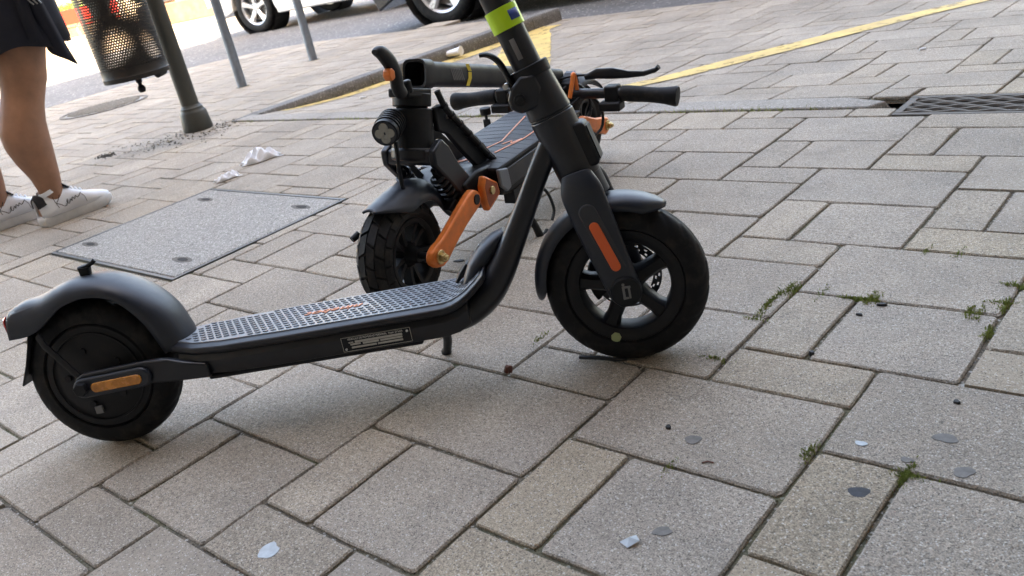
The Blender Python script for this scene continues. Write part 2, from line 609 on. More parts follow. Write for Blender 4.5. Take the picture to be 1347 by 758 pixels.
def clip(poly, n, d):
    """keep points with n.p <= d"""
    out = []
    for k in range(len(poly)):
        p, q = poly[k - 1], poly[k]
        a, b = n[0] * p[0] + n[1] * p[1] - d, n[0] * q[0] + n[1] * q[1] - d
        if a <= 0:
            out.append(p)
        if (a < 0) != (b < 0) and abs(a - b) > 1e-9:
            t = a / (a - b)
            out.append((p[0] + (q[0] - p[0]) * t, p[1] + (q[1] - p[1]) * t))
    return out


def slab_mesh(wd, dp, rnd, ring_mid=2):
    """one flagstone: uneven arrises, chamfered edge, skirt; top at z = 0"""
    g = rnd.uniform(0.0012, 0.0028)
    hx, hy = wd / 2 - g, dp / 2 - g
    rc = rnd.uniform(0.003, 0.007)
    pts = []
    cs = [(-hx, -hy), (hx, -hy), (hx, hy), (-hx, hy)]
    for k in range(4):
        p, q = Vector(cs[k]), Vector(cs[(k + 1) % 4])
        d = (q - p).normalized()
        nrm = Vector((d.y, -d.x))
        ln = (q - p).length
        chip = rnd.uniform(.007, .014) if rnd.random() < .16 else rc
        for t in [chip / ln] + [(s + 1) / (ring_mid + 1) + rnd.uniform(-.08, .08) for s in range(ring_mid)] + [1 - rc / ln]:
            w0 = p + d * (ln * t) + nrm * rnd.uniform(-0.0016, 0.0008)
            pts.append((w0.x, w0.y))
    n = len(pts)
    ins = rnd.uniform(0.0016, 0.0030)
    top = []
    for x, y in pts:
        top.append((x - math.copysign(min(ins, abs(x) * .2), x), y - math.copysign(min(ins, abs(y) * .2), y)))
    m = M()
    vs = [(x, y, -0.020) for x, y in pts] + [(x, y, -0.0026 + rnd.uniform(-.0008, .0008)) for x, y in pts] + [(x, y, 0) for x, y in top]
    fs = [tuple(range(2 * n, 3 * n))]
    for k in range(n):
        j = (k + 1) % n
        fs += [(k, j, n + j, n + k), (n + k, n + j, 2 * n + j, 2 * n + k)]
    return m.add(vs, fs)


def tint(area, rnd, x, y):
    v = rnd.uniform(0.90, 1.08)
    c = Vector((0.335, 0.286, 0.234))
    if area <= 2:
        # the narrow slabs are often of a yellower batch, most of them towards the right
        c = c.lerp(Vector((0.362, 0.298, 0.220)), rnd.choice((.35, .6, .95)) if x > -.75 else rnd.choice((0, .1, .2, .35)))
    elif rnd.random() < 0.3:
        c = c.lerp(Vector((0.345, 0.300, 0.252)), 0.5)
    return tuple(c * v)


def pave(parent, rects, zfun, count, base_z=0.0):
    rnd = random.Random(11)
    scored = []
    for r in rects:
        cx, cy = (r[0] + r[2]) / 2, (r[1] + r[3]) / 2
        q = project((cx, cy, zfun(cx, cy)))
        size = 0
        if q and -40 < q[0] < 1387 and -40 < q[1] < 798:
            size = (r[2] - r[0]) * (r[3] - r[1]) / q[2] ** 3
        scored.append((size, r))
    scored.sort(key=lambda t: -t[0])
    cache = {}
    far = M()
    fcol = []
    for k, (size, r) in enumerate(scored):
        cx, cy = (r[0] + r[2]) / 2, (r[1] + r[3]) / 2
        slope = math.atan2(zfun(cx, r[3]) - zfun(cx, r[1]), r[3] - r[1])
        sx_ = math.atan2(zfun(r[2], cy) - zfun(r[0], cy), r[2] - r[0])
        rx, ry = rnd.gauss(0, 0.0016) + slope, rnd.gauss(0, 0.0016) - sx_
        dz = rnd.gauss(0, 0.0005)
        c = tint(r[4], rnd, cx, cy)
        if k < count and size > 0:
            key = (round(r[2] - r[0], 3), round(r[3] - r[1], 3), rnd.randrange(5))
            if key not in cache:
                cache[key] = slab_mesh(r[2] - r[0], r[3] - r[1], rnd).mesh('paving_slab', 'slab', smooth=False)
            o = bpy.data.objects.new('paving_slab', cache[key])
            COL.objects.link(o)
            o.parent = parent
            o.location = (cx, cy, (zfun(cx, r[1]) + zfun(cx, r[3])) / 2 + dz)
            fl_ = rnd.choice((1, -1))
            o.rotation_euler = (rx * fl_, ry * fl_, 0 if fl_ > 0 else math.pi)
            o.color = (*c, 1)
        else:
            gp_ = 0.0024
            x0, y0, x1, y1 = r[0] + gp_, r[1] + gp_, r[2] - gp_, r[3] - gp_
            if x1 - x0 < .01 or y1 - y0 < .01:
                continue
            poly = [(x0, y0), (x1, y0), (x1, y1), (x0, y1)]
            for n_, d_ in FARCLIP.get(parent.name, []):
                poly = clip(poly, n_, d_)
                if len(poly) < 3:
                    break
            if len(poly) < 3:
                continue
            n = len(poly)
            zt = [zfun(x, y) + dz + (x - cx) * -(ry + sx_) + (y - cy) * (rx - slope) for x, y in poly]
            mx, my = sum(p[0] for p in poly) / n, sum(p[1] for p in poly) / n
            top = [(x + (mx - x) * .02, y + (my - y) * .02, z) for (x, y), z in zip(poly, zt)]
            bot = [(x, y, z - 0.02) for (x, y), z in zip(poly, zt)]
            f0 = len(far.f)
            far.add(bot + top, [tuple(range(n, 2 * n))] + [(a, (a + 1) % n, (a + 1) % n + n, a + n) for a in range(n)])
            fcol += [c] * (len(far.f) - f0)
    o = far.obj('distant_paving', 'slab_far', parent, smooth=False)
    tag(o, kind='stuff')
    at = o.data.attributes.new('tint', 'FLOAT_COLOR', 'FACE')
    at.data.foreach_set('color', [v for c in fcol for v in (*c, 1)])
    return o


# left part of the pavement ends in a rounded corner towards the road
CORNER = []
for k in range(0, 7):
    a = R(90 + 15 * k)
    n_ = (math.cos(a), math.sin(a))
    c0 = (-6.35, 3.45)
    CORNER.append((n_, n_[0] * c0[0] + n_[1] * c0[1] + 1.28))
FARCLIP = {'pavement': CORNER}

outline = [(1.6, -2.2), (1.6, BAND0 - .002), (KERB_X, BAND0 - .002), (KERB_X, 4.9), (-9, 4.9), (-9, -2.2)]
left = [(KERB_X, -2.2), (KERB_X, 4.9), (-9, 4.9), (-9, -2.2)]
for n_, d_ in CORNER:
    left = clip(left, n_, d_)
bed = M()
right = [(KERB_X, -2.2), (1.6, -2.2), (1.6, BAND0 - .002), (KERB_X, BAND0 - .002)]
for poly in (left, right):
    n = len(poly)
    bed.add([(x, y, -0.0050) for x, y in poly] + [(x, y, -0.2) for x, y in poly], [tuple(range(n))] + [(i, (i + 1) % n, (i + 1) % n + n, i + n) for i in range(n)])
pavement = tag(bed.obj('pavement', 'bed', smooth=False), kind='structure')
rects = []
for r in lattice(-14, 74, -22, 48):
    if r[0] < -8.3 or r[2] > 1.5 or r[1] < -2.1 or r[1] > 4.85:
        continue
    parts = [r]
    if r[3] > BAND0 and r[2] > KERB_X - 0.001:
        # cut at the granite band and at the kerb
        parts = minus(r, (KERB_X, BAND0, 9, 9))
    nxt = []
    for q in parts:
        nxt += minus(q, (LID[0] - .006, LID[1] - .006, LID[2] + .006, LID[3] + .006))
    fin = []
    for q in nxt:
        fin += minus(q, GULLY)
    rects += [q for q in fin if len(q) == 5]
# near the rounded corner slabs are clipped polygons, so they belong to the far set
pave(pavement, rects, lambda x, y: 0.0, 300)

bay = M()
ys = [BAND1, 2.62, 2.90, 3.3, 3.7, 4.0, 4.3, BAY_Y1]
xg = [KERB_X + .1, -3.0, -2.2, -1.4, -.7, 0.0, 5.0]
bay.add([(x, y, bay_z(x, y) - .0065) for y in ys for x in xg], [(a * 7 + b, a * 7 + b + 1, a * 7 + b + 8, a * 7 + b + 7) for a in range(len(ys) - 1) for b in range(6)])
bay_o = tag(bay.obj('parking_bay', 'bed', smooth=False), kind='structure')
rects = []
for r in lattice(-60, 40, 18, 52):
    if r[0] < KERB_X + .1 - .3 or r[2] > 4.9 or r[3] < BAND1 or r[1] > BAY_Y1:
        continue
    q = (max(r[0], KERB_X + .1), max(r[1], BAND1 + .001), r[2], min(r[3], BAY_Y1), r[4])
    if q[2] - q[0] > .015 and q[3] - q[1] > .015:
        rects += [p for p in minus(q, GULLY) if len(p) == 5]
pave(bay_o, rects, bay_z, 220)

# granite band, flush edge between pavement and bay; its right end is broken off
band = M()
band.box(((KERB_X - .838) / 2 - .02, (BAND0 + BAND1) / 2, -.06), (-.838 - KERB_X - .06, BAND1 - BAND0 - .02, .06))
band_o = tag(band.obj('granite_band', 'bed', smooth=False), kind='structure')
xs = [KERB_X + .06, -3.30, -2.42, -1.60, -0.838]
rb = random.Random(5)
for k in range(4):
    b = M()
    x0, x1 = xs[k] + .002, xs[k + 1] - .002
    n = 7
    rings = []
    for q in range(n):
        t = q / (n - 1)
        x = x0 + (x1 - x0) * t
        j = lambda s=0.0012: rb.uniform(-s, s)
        zt = 0.005 + j(.0006)
        y0_, y1_ = BAND0 + .003, BAND1 - .003
        if k == 3 and q == n - 1:
            rings.append([(x - .02, y0_, -.03), (x + .012, y1_ - .02, -.03), (x - .005, y1_ - .03, zt - .006), (x - .03, y0_ + .012, zt - .004)])
        else:
            rings.append([(x, y0_ + j(), -.03), (x, y1_ + j(), -.03), (x, y1_ + j(), zt), (x, y0_ + j(), zt)])
    b.loft(rings)
    b.obj('band_stone', 'band', band_o, bevel=.004)

# raised kerb between the corner pavement and the bay
kb = M()
kb.box((KERB_X + .045, 3.6, -.16), (.08, 2.5, .12))
kerb_o = tag(kb.obj('kerb', 'bed', smooth=False), kind='structure')
ky = [2.30, 2.42, 3.16, 3.86, 4.62, 4.93]
for k in range(5):
    b = M()
    y0_, y1_ = ky[k] + .002, ky[k + 1] - .002
    rings = []
    for q in range(6):
        y = y0_ + (y1_ - y0_) * q / 5
        top = 0.004 if k else -0.002 + 0.006 * q / 5
        x1 = KERB_X + .098
        rings.append([(KERB_X, y, -.15), (x1 + .012, y, -.15), (x1 + .008 + rb.uniform(-.001, .001), y, -.03), (x1 + .002, y, top - .010), (x1 - .007, y, top), (KERB_X, y, top)])
    b.loft(rings)
    b.obj('kerb_stone', 'kerb', kerb_o, bevel=.003)


# yellow paint on the bay
def paint(name, pts_left, pts_right, off=0.0030):
    m = M()
    vs = []
    L_, R_ = [], []
    for a in range(len(pts_left) - 1):
        for t in np.linspace(0, 1, 12, endpoint=(a == len(pts_left) - 2)):
            for src, dst in ((pts_left, L_), (pts_right, R_)):
                dst.append((src[a][0] + (src[a + 1][0] - src[a][0]) * t, src[a][1] + (src[a + 1][1] - src[a][1]) * t))
    rp = random.Random(3)
    for p, q in zip(L_, R_):
        for t in np.linspace(0, 1, 5):
            x, y = p[0] + (q[0] - p[0]) * t, p[1] + (q[1] - p[1]) * t
            jx = rp.uniform(-.004, .004) if t in (0, 1) else 0
            vs.append((x + jx, y + jx, bay_z(x, y) + off))
    n = len(L_)
    fs = [(5 * a + b, 5 * a + b + 1, 5 * a + b + 6, 5 * a + b + 5) for a in range(n - 1) for b in range(4)]
    m.add(vs, fs)
    return tag(m.obj(name, 'yellow', smooth=False), kind='structure')


paint('yellow_line', [(-3.925, 2.52), (-3.925, 3.4), (-3.92, 4.70)], [(-3.86, 2.52), (-3.80, 3.4), (-3.76, 4.70)])
paint('yellow_line', [(-3.84, 4.67), (-3.3, 3.99), (-2.80, 3.35)], [(-3.76, 4.10), (-3.5, 3.75), (-3.10, 3.20)])
paint('yellow_line', [(-2.16, 2.52), (-1.865, 2.95), (-1.60, 3.33), (-1.23, 3.92), (-0.99, 4.30)], [(-2.06, 2.48), (-1.77, 2.89), (-1.505, 3.23), (-1.13, 3.86), (-0.88, 4.24)])

# ------------------------------------------------------------------ covers set in the paving
t = empty('access_cover', ((LID[0] + LID[2]) / 2, (LID[1] + LID[3]) / 2, 0))
tag(t, 'large rectangular grey terrazzo access cover with four key holes set in the paving', 'manhole cover')
wx, wy = LID[2] - LID[0], LID[3] - LID[1]
holes = [(-.29, -.20), (.26, -.19), (.27, .20), (-.26, .19)]
fr = M()
for sx, sy, dx, dy in ((0, 1, wx, .010), (0, -1, wx, .010), (1, 0, .010, wy - .02), (-1, 0, .010, wy - .02)):
    fr.box((sx * (wx / 2 - .005), sy * (wy / 2 - .005), -.0185), (dx, dy, .040))
fr.obj('frame', 'steel_edge', t, smooth=False)
pn = M()
hx, hy = wx / 2 - .014, wy / 2 - .014
nx, ny = 26, 20
rp = random.Random(2)
pn.box((0, 0, -.012), (2 * hx, 2 * hy, .028))
pn.obj('panel', 'lid', t, bevel=.003)
for a, b in holes:
    k = M()
    ang = rp.uniform(-.2, .2)
    k.prism([(a + .040 * math.cos(u + ang) * (1 + .25 * math.cos(2 * u)), b + .016 * math.sin(u + ang)) for u in np.linspace(0, 2 * math.pi, 18, endpoint=False)], -.006, .0026, 'xy')
    o = k.obj('key_recess', 'iron', t)
    k = M()
    k.prism([(a + .004 + .025 * math.cos(u + ang), b + .008 * math.sin(u + ang)) for u in np.linspace(0, 2 * math.pi, 14, endpoint=False)], .0, .0034, 'xy')
    k.obj('key_slot', 'hole', o)  # solid cap, its dark colour stands for the slot's shade

t = empty('gully_grate', ((GULLY[0] + GULLY[2]) / 2, (GULLY[1] + GULLY[3]) / 2, -.004))
tag(t, 'cast iron drain grate with wavy slots beside the broken granite band', 'drain grate')
gx, gy = GULLY[2] - GULLY[0], GULLY[3] - GULLY[1]
b = M()
b.box((0, 0, -.03), (gx, gy, .02))
b.obj('sump', 'hole', t, smooth=False)
b = M()
for sy in (-1, 1):
    b.box((0, sy * (gy / 2 - .008), -.004), (gx, .016, .016))
for sx in (-1, 1):
    b.box((sx * (gx / 2 - .010), 0, -.004), (.020, gy - .034, .016))
b.obj('frame', 'iron', t, bevel=.002)
for r_ in range(6):
    y = -gy / 2 + .026 + r_ * (gy - .052) / 5
    pth = [(x, y + .0075 * math.sin(x * 75 + r_ * math.pi), 0) for x in np.linspace(-gx / 2 + .02, gx / 2 - .02, 60)]
    b = M()
    b.tube(pth, .0058, n=6, rb=.006, ref=(0, 0, 1))
    b.obj('wavy_bar', 'iron', t)

t = empty('round_cover', (-6.40, 2.72, 0))
tag(t, 'round studded iron cover in the corner pavement left of the bin', 'manhole cover')
b = M()
b.lathe([(0.0, .002), (.27, .002), (.275, -.01), (0.0, -.01)], 40, axis='z')
b.obj('plate', 'lid', t)
b = M()
b.lathe([(.282, -.006), (.282, .005), (.305, .005), (.305, -.006)], 40, axis='z')
b.obj('frame_ring', 'iron', t)
b = M()
for a in range(-9, 10):
    for c in range(-9, 10):
        x, y = a * .028 + (c % 2) * .014, c * .026
        if x * x + y * y < .25 ** 2:
            b.box((x, y, .006), (.015, .012, .008))
tag(b.obj('studs', 'band', t, smooth=False), kind='stuff')


# ------------------------------------------------------------------ wheels
def rot_y(a):
    return Matrix.Rotation(a, 4, 'Y')


def slick_tyre(Rw, hw, inner, groove=0.0026, n=180):
    """road tyre with slanted sipes cut into the shoulders"""
    prof = []
    for k in range(21):
        t = math.pi * (k / 20) - math.pi / 2
        s, c = math.sin(t), math.cos(t)
        prof.append((Rw - (Rw - inner) * 0.86 * (1 - c ** 0.75), hw * math.copysign(abs(s) ** 0.85, s)))
    prof = prof + [(inner, hw * 0.62), (inner, -hw * 0.62)]
    m = len(prof)
    vs = []
    per = 2 * math.pi / 22
    for i in range(n):
        th = 2 * math.pi * i / n
        for r, h in prof:
            rr = r
            f = abs(h) / hw
            if r > inner + .012 and 0.12 < f < 0.97:
                ph = (th + 0.30 * f ** 1.5) % per / per
                if ph < 0.16:
                    rr -= groove
            if r > inner + .012 and f < 0.07:
                rr -= groove
            vs.append((rr * math.cos(th), h, rr * math.sin(th)))
    fs = []
    for i in range(n):
        j = (i + 1) % n
        for a in range(m):
            b = (a + 1) % m
            fs.append((i * m + a, j * m + a, j * m + b, i * m + b))
    q = M()
    q.add(vs, fs)
    return q


# ------------------------------------------------------------------ kick scooter in the foreground
ra, rb_ = Vector((-1.384, .427, 0)), Vector((-.721, .945, 0))
WB = (rb_ - ra).length
fx = (rb_ - ra).normalized()
fyl = Vector((-fx.y, fx.x, 0))
LEAN = R(7)
fz = Vector((0, 0, 1)) * math.cos(LEAN) + fyl * math.sin(LEAN)
fy = fyl * math.cos(LEAN) - Vector((0, 0, 1)) * math.sin(LEAN)
S1 = empty('kick_scooter', mat=axes(fx, fy, fz, ra))
tag(S1, 'dark blue-black electric kick scooter with grey dotted deck standing in the foreground', 'scooter')
RW = 0.122

# rear wheel
w1 = M()
w1.lathe([(.0, -.030), (.060, -.030), (.066, -.027), (.084, -.026), (.088, -.022), (.088, .022), (.084, .026), (.066, .027), (.060, .030), (.0, .030)], 56, closed=False)
for k in range(5):
    a = 2 * math.pi * k / 5 + .5
    w1.cyl((.047 * math.cos(a), -.033, .047 * math.sin(a)), (.047 * math.cos(a), -.028, .047 * math.sin(a)), .0055, n=10)
w1.lathe([(.072, -.0275), (.0725, -.0295), (.0745, -.0295), (.075, -.0275)], 56)
w1.xf(Matrix.Translation((0, 0, RW)))
rw = w1.obj('rear_wheel', 'blackmatt', S1)
slick_tyre(RW, .027, .084).xf(Matrix.Translation((0, 0, RW))).obj('tyre', 'rubber', rw, ang=50)
v = M()
v.box((-.012, -.034, RW - .052), (.012, .004, .012))
v.obj('rating_sticker', 'grey_print', rw, smooth=False)
an = M()
an.cyl((0, -.083, RW), (0, -.060, RW), .011, n=6)
an.cyl((0, .083, RW), (0, .060, RW), .011, n=6)
an.cyl((0, -.062, RW), (0, .062, RW), .006, n=10)
an.obj('rear_axle', 'blackmatt', S1, bevel=.001)

# rear fender: shell lofted along the measured crown and edge curves
crown = [(.158, .150), (.1535, .172), (.137, .213), (.101, .2495), (.062, .2725), (.017, .2795), (-.019, .2745), (-.058, .262), (-.092, .257), (-.116, .248)]
edge = [(.128, .145), (.1235, .163), (.109, .203), (.076, .242), (.034, .2535), (-.006, .247), (-.030, .234), (-.058, .217), (-.086, .208), (-.119, .206)]
hwid = [.040, .042, .044, .045, .045, .044, .042, .038, .034, .030]


def spl(pts, n):
    """Catmull-Rom resample"""
    P = [Vector(p) for p in pts]
    out = []
    segs = len(P) - 1
    for i in range(n):
        u = i / (n - 1) * segs
        k = min(int(u), segs - 1)
        t = u - k
        p0, p1, p2, p3 = P[max(k - 1, 0)], P[k], P[k + 1], P[min(k + 2, segs)]
        out.append(0.5 * ((2 * p1) + (p2 - p0) * t + (2 * p0 - 5 * p1 + 4 * p2 - p3) * t * t + (3 * p1 - p0 - 3 * p2 + p3) * t ** 3))
    return out


cr, ed, hh = spl(crown, 40), spl(edge, 40), spl([(h, 0) for h in hwid], 40)
rings = []
for a, b, h in zip(cr, ed, hh):
    ring = []
    for k in range(15):
        t = math.pi * (k / 14) - math.pi / 2
        s = math.copysign(abs(math.sin(t)) ** .8, math.sin(t))
        u = 1 - abs(math.cos(t)) ** .75
        ring.append((a.x + (b.x - a.x) * u, h.x * s, a.y + (b.y - a.y) * u))
    rings.append(ring)
m = M()
m.loft(rings, closed=False)
rf = m.obj('rear_fender', 'fender', S1, solid=.004, ang=60)
# closed tail with the lamp
m = M()
prof_t = [(-.050, .262, .226, .034), (-.085, .257, .214, .032), (-.106, .253, .206, .030), (-.1195, .245, .2035, .028)]
rings = []
for x, zt, zb, h in prof_t:
    ring = []
    for k in range(16):
        t = 2 * math.pi * (k + .5) / 16
        c, s = math.cos(t), math.sin(t)
        ring.append((x, math.copysign(abs(c) ** .5, c) * h * .97, (zt + zb) / 2 - .001 + math.copysign(abs(s) ** .55, s) * ((zt - zb) / 2 - .002)))
    rings.append(ring)
m.loft(rings)
m.obj('tail', 'fender', rf, bevel=.002)
m = M()
m.tube([(-.1195, 0, .224), (-.1245, 0, .2235)], [.0275, .0255], n=18, rb=[.0195, .018], ref=(0, 1, 0), e=.55)
m.obj('tail_light', 'red', rf, bevel=.001)
m = M()
m.loft([[(-.088, y * .030, .207), (-.094, y * .031, .190), (-.108, y * .031, .160), (-.127, y * .029, .128)] for y in np.linspace(-1, 1, 7)], closed=False)
m.obj('mud_flap', 'blackmatt', rf, solid=.0025)
m = M()
m.tube([(.020, 0, .280), (.019, 0, .293)], [.008, .009], n=10, rb=[.006, .007], ref=(1, 0, 0), e=.4)
m.tube([(.028, 0, .2925), (.014, 0, .2945), (.004, 0, .2975), (-.001, 0, .3015)][::-1], [.002, .003, .0045, .005], n=8, rb=.0035, ref=(0, 1, 0))
m.v = [(2 * .018 - x + .004, y, z) for x, y, z in m.v]
m.obj('folding_hook', 'blackmatt', rf)
for s in (-1, 1):
    m = M()
    a, b = Vector((-.062, 0, .208)), Vector((-.004, 0, .128))
    d = (b - a).normalized()
    m.tube([a + Vector((0, s * .044, 0)), a + d * .02 + Vector((0, s * .052, 0)), b + Vector((0, s * .058, 0))], .0052, n=8, rb=.0022, ref=d.cross(Vector((0, 1, 0))), e=.6)
    m.obj('fender_stay', 'blackmatt', S1)

# rear dropouts with reflector housings
for s in (-1, 1):
    m = M()
    top = [(-.018, .122), (-.012, .136), (0, .1415), (.05, .1435), (.105, .1455), (.14, .143), (.165, .134), (.20, .126)]
    bot = [(.20, .103), (.15, .105), (.11, .108), (.05, .107), (0, .1035), (-.012, .109)]
    m.prism(top + bot, s * .054, s * .066, 'xz')
    arm = m.obj('rear_dropout', 'black', S1, bevel=.003)
    m = M()
    m.prism(capsule((-.001, .1205), (.096, .1235), .0155), s * .065, s * .074, 'xz')
    hs = m.obj('reflector_housing', 'fender', arm, bevel=.003)
    m = M()
    m.prism(capsule((.022, .1203), (.090, .1225), .0078), s * .073, s * .0762, 'xz')
    m.obj('reflector', 'amber', arm, bevel=.0012)
    m = M()
    m.cyl((-.001, s * .073, .1205), (-.001, s * .080, .1205), .0105, n=20)
    m.obj('axle_cap', 'fender', arm, bevel=.002)

# deck
def deck_half(x):
    """half width of the deck plan at x"""
    pts = [(.128, .030), (.150, .046), (.185, .060), (.24, .0685), (.34, .0725), (.54, .0735), (.60, .071), (.64, .060)]
    for (a, b), (c, d) in zip(pts, pts[1:]):
        if a <= x <= c:
            t = (x - a) / (c - a)
            t = t * t * (3 - 2 * t)
            return (b + (d - b) * t) * 1.06
    return pts[0][1] if x < pts[0][0] else pts[-1][1]


def deck_rise(x):
    """height offset of the deck with its upward sweep at the front"""
    return .0045 if x < .575 else .0045 + 0.55 * (x - .575) ** 1.7 / .065 ** .7


m = M()
rings = []
for x in np.linspace(.146, .61, 26):
    h = deck_half(x) - .004
    zr = deck_rise(x)
    z0 = .100 if x > .175 else .112
    rings.append([(x, -h + .008, z0 + zr), (x, h - .008, z0 + zr), (x, h - .002, z0 + .012 + zr), (x, h, .124 + zr), (x, h - .006, .136 + zr), (x, -h + .006, .136 + zr), (x, -h, .124 + zr), (x, -h + .002, z0 + .012 + zr)])
m.loft(rings)
chassis = m.obj('chassis', 'black', S1, bevel=.002, ang=30)
m = M()
m.box((.36, 0, .0985), (.34, .105, .008))
m.obj('battery_cover', 'blackmatt', chassis, bevel=.003)
m = M()
rings = []
for x in np.linspace(.128, .640, 40):
    h = deck_half(x)
    zr = deck_rise(x)
    e0 = max(0, (.19 - x) / .06)
    zt = .1500 + zr + .004 * e0
    zb = .135 + zr + .003 * e0
    rings.append([(x, -h + .004, zb), (x, h - .004, zb), (x, h, zb + .005), (x, h - .002, zt - .004), (x, h - .012, zt), (x, -h + .012, zt), (x, -h + .002, zt - .004), (x, -h, zb + .005)])
m.loft(rings)
trim = m.obj('deck_trim', 'black', S1, bevel=.0015, ang=30)
m = M()
rings = []
for x in np.linspace(.143, .632, 40):
    h = max(.012, deck_half(x) - .0125)
    zr = deck_rise(x)
    e0 = max(0, (.19 - x) / .06)
    zt = .1500 + zr + .004 * e0
    rings.append([(x, -h, zt - .003), (x, h, zt - .003), (x, h - .001, zt + .0018), (x, -h + .001, zt + .0018)])
m.loft(rings)
mat_o = m.obj('deck_mat', 'mat', S1, ang=30)
# raised dashes of the rubber mat, in staggered rows; left blank round the printed name
m = M()
row = 0
y = -.0535
while y < .0545:
    x = .165 + (row % 2) * .0061
    while x < .628:
        h = deck_half(x) - .020
        if abs(y) < h and not (abs(y + .001) < .0100 and .345 < x < .442):
            zr = deck_rise(x)
            z = .1518 + zr + .004 * max(0, (.19 - x) / .06)
            dzx = (deck_rise(x + .003) - deck_rise(x - .003)) / .006
            l_, w_, hh_ = .0046, .0017, .0015
            vs = []
            for f, up in ((1.0, -.0004), (.86, hh_)):
                for dx, dy in ((-l_, -w_ * .35), (-l_ * .35, -w_), (l_ * .6, -w_), (l_, w_ * .35), (l_ * .35, w_), (-l_ * .6, w_)):
                    vs.append((x + dx * f, y + dy * f, z + up + dx * f * dzx))
            m.add(vs, [(6, 7, 8, 9, 10, 11)] + [(q, (q + 1) % 6, (q + 1) % 6 + 6, q + 6) for q in range(6)])
        x += .0122
    y += .0119
    row += 1
tag(m.obj('mat_studs', 'mat', mat_o, smooth=False), kind='stuff')
text('deck_lettering', 'ninebot', .0265, 'orange_mark', mat_o, axes((-1, 0, 0), (0, -1, 0), (0, 0, 1), (.3935, -.001, .1572)), extrude=.0006, shear=.25, sx=1.12)

# data plate on the side of the chassis
pl = M()
px0, px1, pz0, pz1 = .4165, .5215, .1105, .1325
yp = -.0748
pl.prism(capsule((px0 + .003, (pz0 + pz1) / 2), (px1 - .003, (pz0 + pz1) / 2), .001, 2) and [(px0 + .002, pz0), (px1 - .002, pz0), (px1, pz0 + .002), (px1, pz1 - .002), (px1 - .002, pz1), (px0 + .002, pz1), (px0, pz1 - .002), (px0, pz0 + .002)], yp - .0012, yp + .006, 'xz')
dp = pl.obj('data_plate', 'blackmatt', S1, smooth=False)
b = M()
for x0_, x1_, z0_, z1_ in ((px0, px1, pz1 - .0006, pz1), (px0, px1, pz0, pz0 + .0006), (px0, px0 + .0006, pz0, pz1), (px1 - .0006, px1, pz0, pz1)):
    b.box(((x0_ + x1_) / 2, yp - .0014, (z0_ + z1_) / 2), (x1_ - x0_, .0006, z1_ - z0_))
b.obj('plate_border', 'plate', dp, smooth=False)
for x0_, x1_, z0_, z1_ in ((.4365, .5085, .1225, .1258), (.4290, .4445, .1195, .1220), (.4480, .4725, .1188, .1220), (.4745, .5080, .1188, .1216), (.4300, .4680, .1145, .1172), (.4700, .5080, .1145, .1172)):
    b = M()
    b.box(((x0_ + x1_) / 2, yp - .0015, (z0_ + z1_) / 2), (x1_ - x0_, .0006, z1_ - z0_))
    b.obj('plate_field', 'plate', dp, smooth=False)
for xc, zc in ((.4215, .1145), (.5165, .1275)):
    b = M()
    b.cyl((xc, yp - .001, zc), (xc, yp - .0024, zc), .0018, n=8)
    b.obj('rivet', 'steel', dp)
text('plate_text', 'VEHICULO DE MOVILIDAD PERSONAL  Vmax: 25 km/h', .0043, 'white_print', dp, axes((1, 0, 0), (0, 0, 1), (0, -1, 0), (.468, yp - .0014, .1288)), extrude=.0002, sx=.82)
text('plate_text', 'SERIE', .0032, 'white_print', dp, axes((1, 0, 0), (0, 0, 1), (0, -1, 0), (.4305, yp - .0014, .1237)), extrude=.0002)

# neck: deck sweeps up and narrows into the down tube
path = [(.565, .1225), (.595, .1255), (.622, .1375), (.645, .156), (.667, .184), (.688, .216), (.716, .262), (.745, .311), (.772, .352)]
hy = [.066, .0645, .058, .047, .034, .0235, .0175, .0165, .0165]
ht = [.0235, .0245, .0255, .0245, .0215, .0185, .0165, .016, .016]
P = spl(path, 34)
A = spl([(h, 0) for h in hy], 34)
B = spl([(h, 0) for h in ht], 34)
m = M()
m.tube([(p.x, 0, p.y) for p in P], [a.x for a in A], n=28, rb=[b.x for b in B], ref=(0, 1, 0), e=.72)
neck = m.obj('down_tube', 'black', S1, ang=60)
# charging port shroud on the upper side of the neck
m = M()
rings = []
for (x, z, h, t_) in ((.600, .1560, .034, .005), (.611, .1690, .042, .012), (.625, .187, .042, .016), (.643, .2035, .036, .016), (.660, .2175, .028, .013), (.676, .229, .016, .006)):
    ring = []
    for k in range(18):
        a = 2 * math.pi * (k + .5) / 18
        c, s = math.cos(a), math.sin(a)
        ring.append((x - .55 * t_ * s * 1.0, math.copysign(abs(c) ** .6, c) * h + .012, z + .75 * t_ * s))
    rings.append(ring)
m.loft(rings)
sh = m.obj('charging_port_shroud', 'fender', S1, ang=60)
m = M()
m.tube([(.590, .008, .166), (.600, .008, .178), (.611, .008, .192)], [.012, .015, .012], n=12, rb=[.003, .0055, .003], ref=(0, 1, 0), e=.6)
m.obj('port_flap', 'blackmatt', sh)
m = M()
m.box((.630, .004, .2125), (.012, .008, .001), Matrix.Rotation(R(-50), 3, 'Y'))
m.obj('port_mark', 'white_print', sh, smooth=False)

# kickstand to the far side
m = M()
m.tube([(.535, .030, .104), (.545, .050, .085), (.538, .085, .050), (.527, .113, .022), (.523, .121, .0165)], [.009, .0085, .0075, .0070, .0090], n=10)
m.box((.535, .03, .104), (.05, .03, .014))
m.obj('kickstand', 'blackmatt', S1)

# steering assembly turned about the raked axis
AX0, AX1 = Vector((.7990, 0, .3020)), Vector((.7570, 0, .4540))
ax = (AX1 - AX0).normalized()
STEER = Matrix.Translation(AX0) @ Matrix.Rotation(-.14, 4, ax) @ Matrix.Translation(-AX0)


def onax(d):
    return AX0 + ax * d


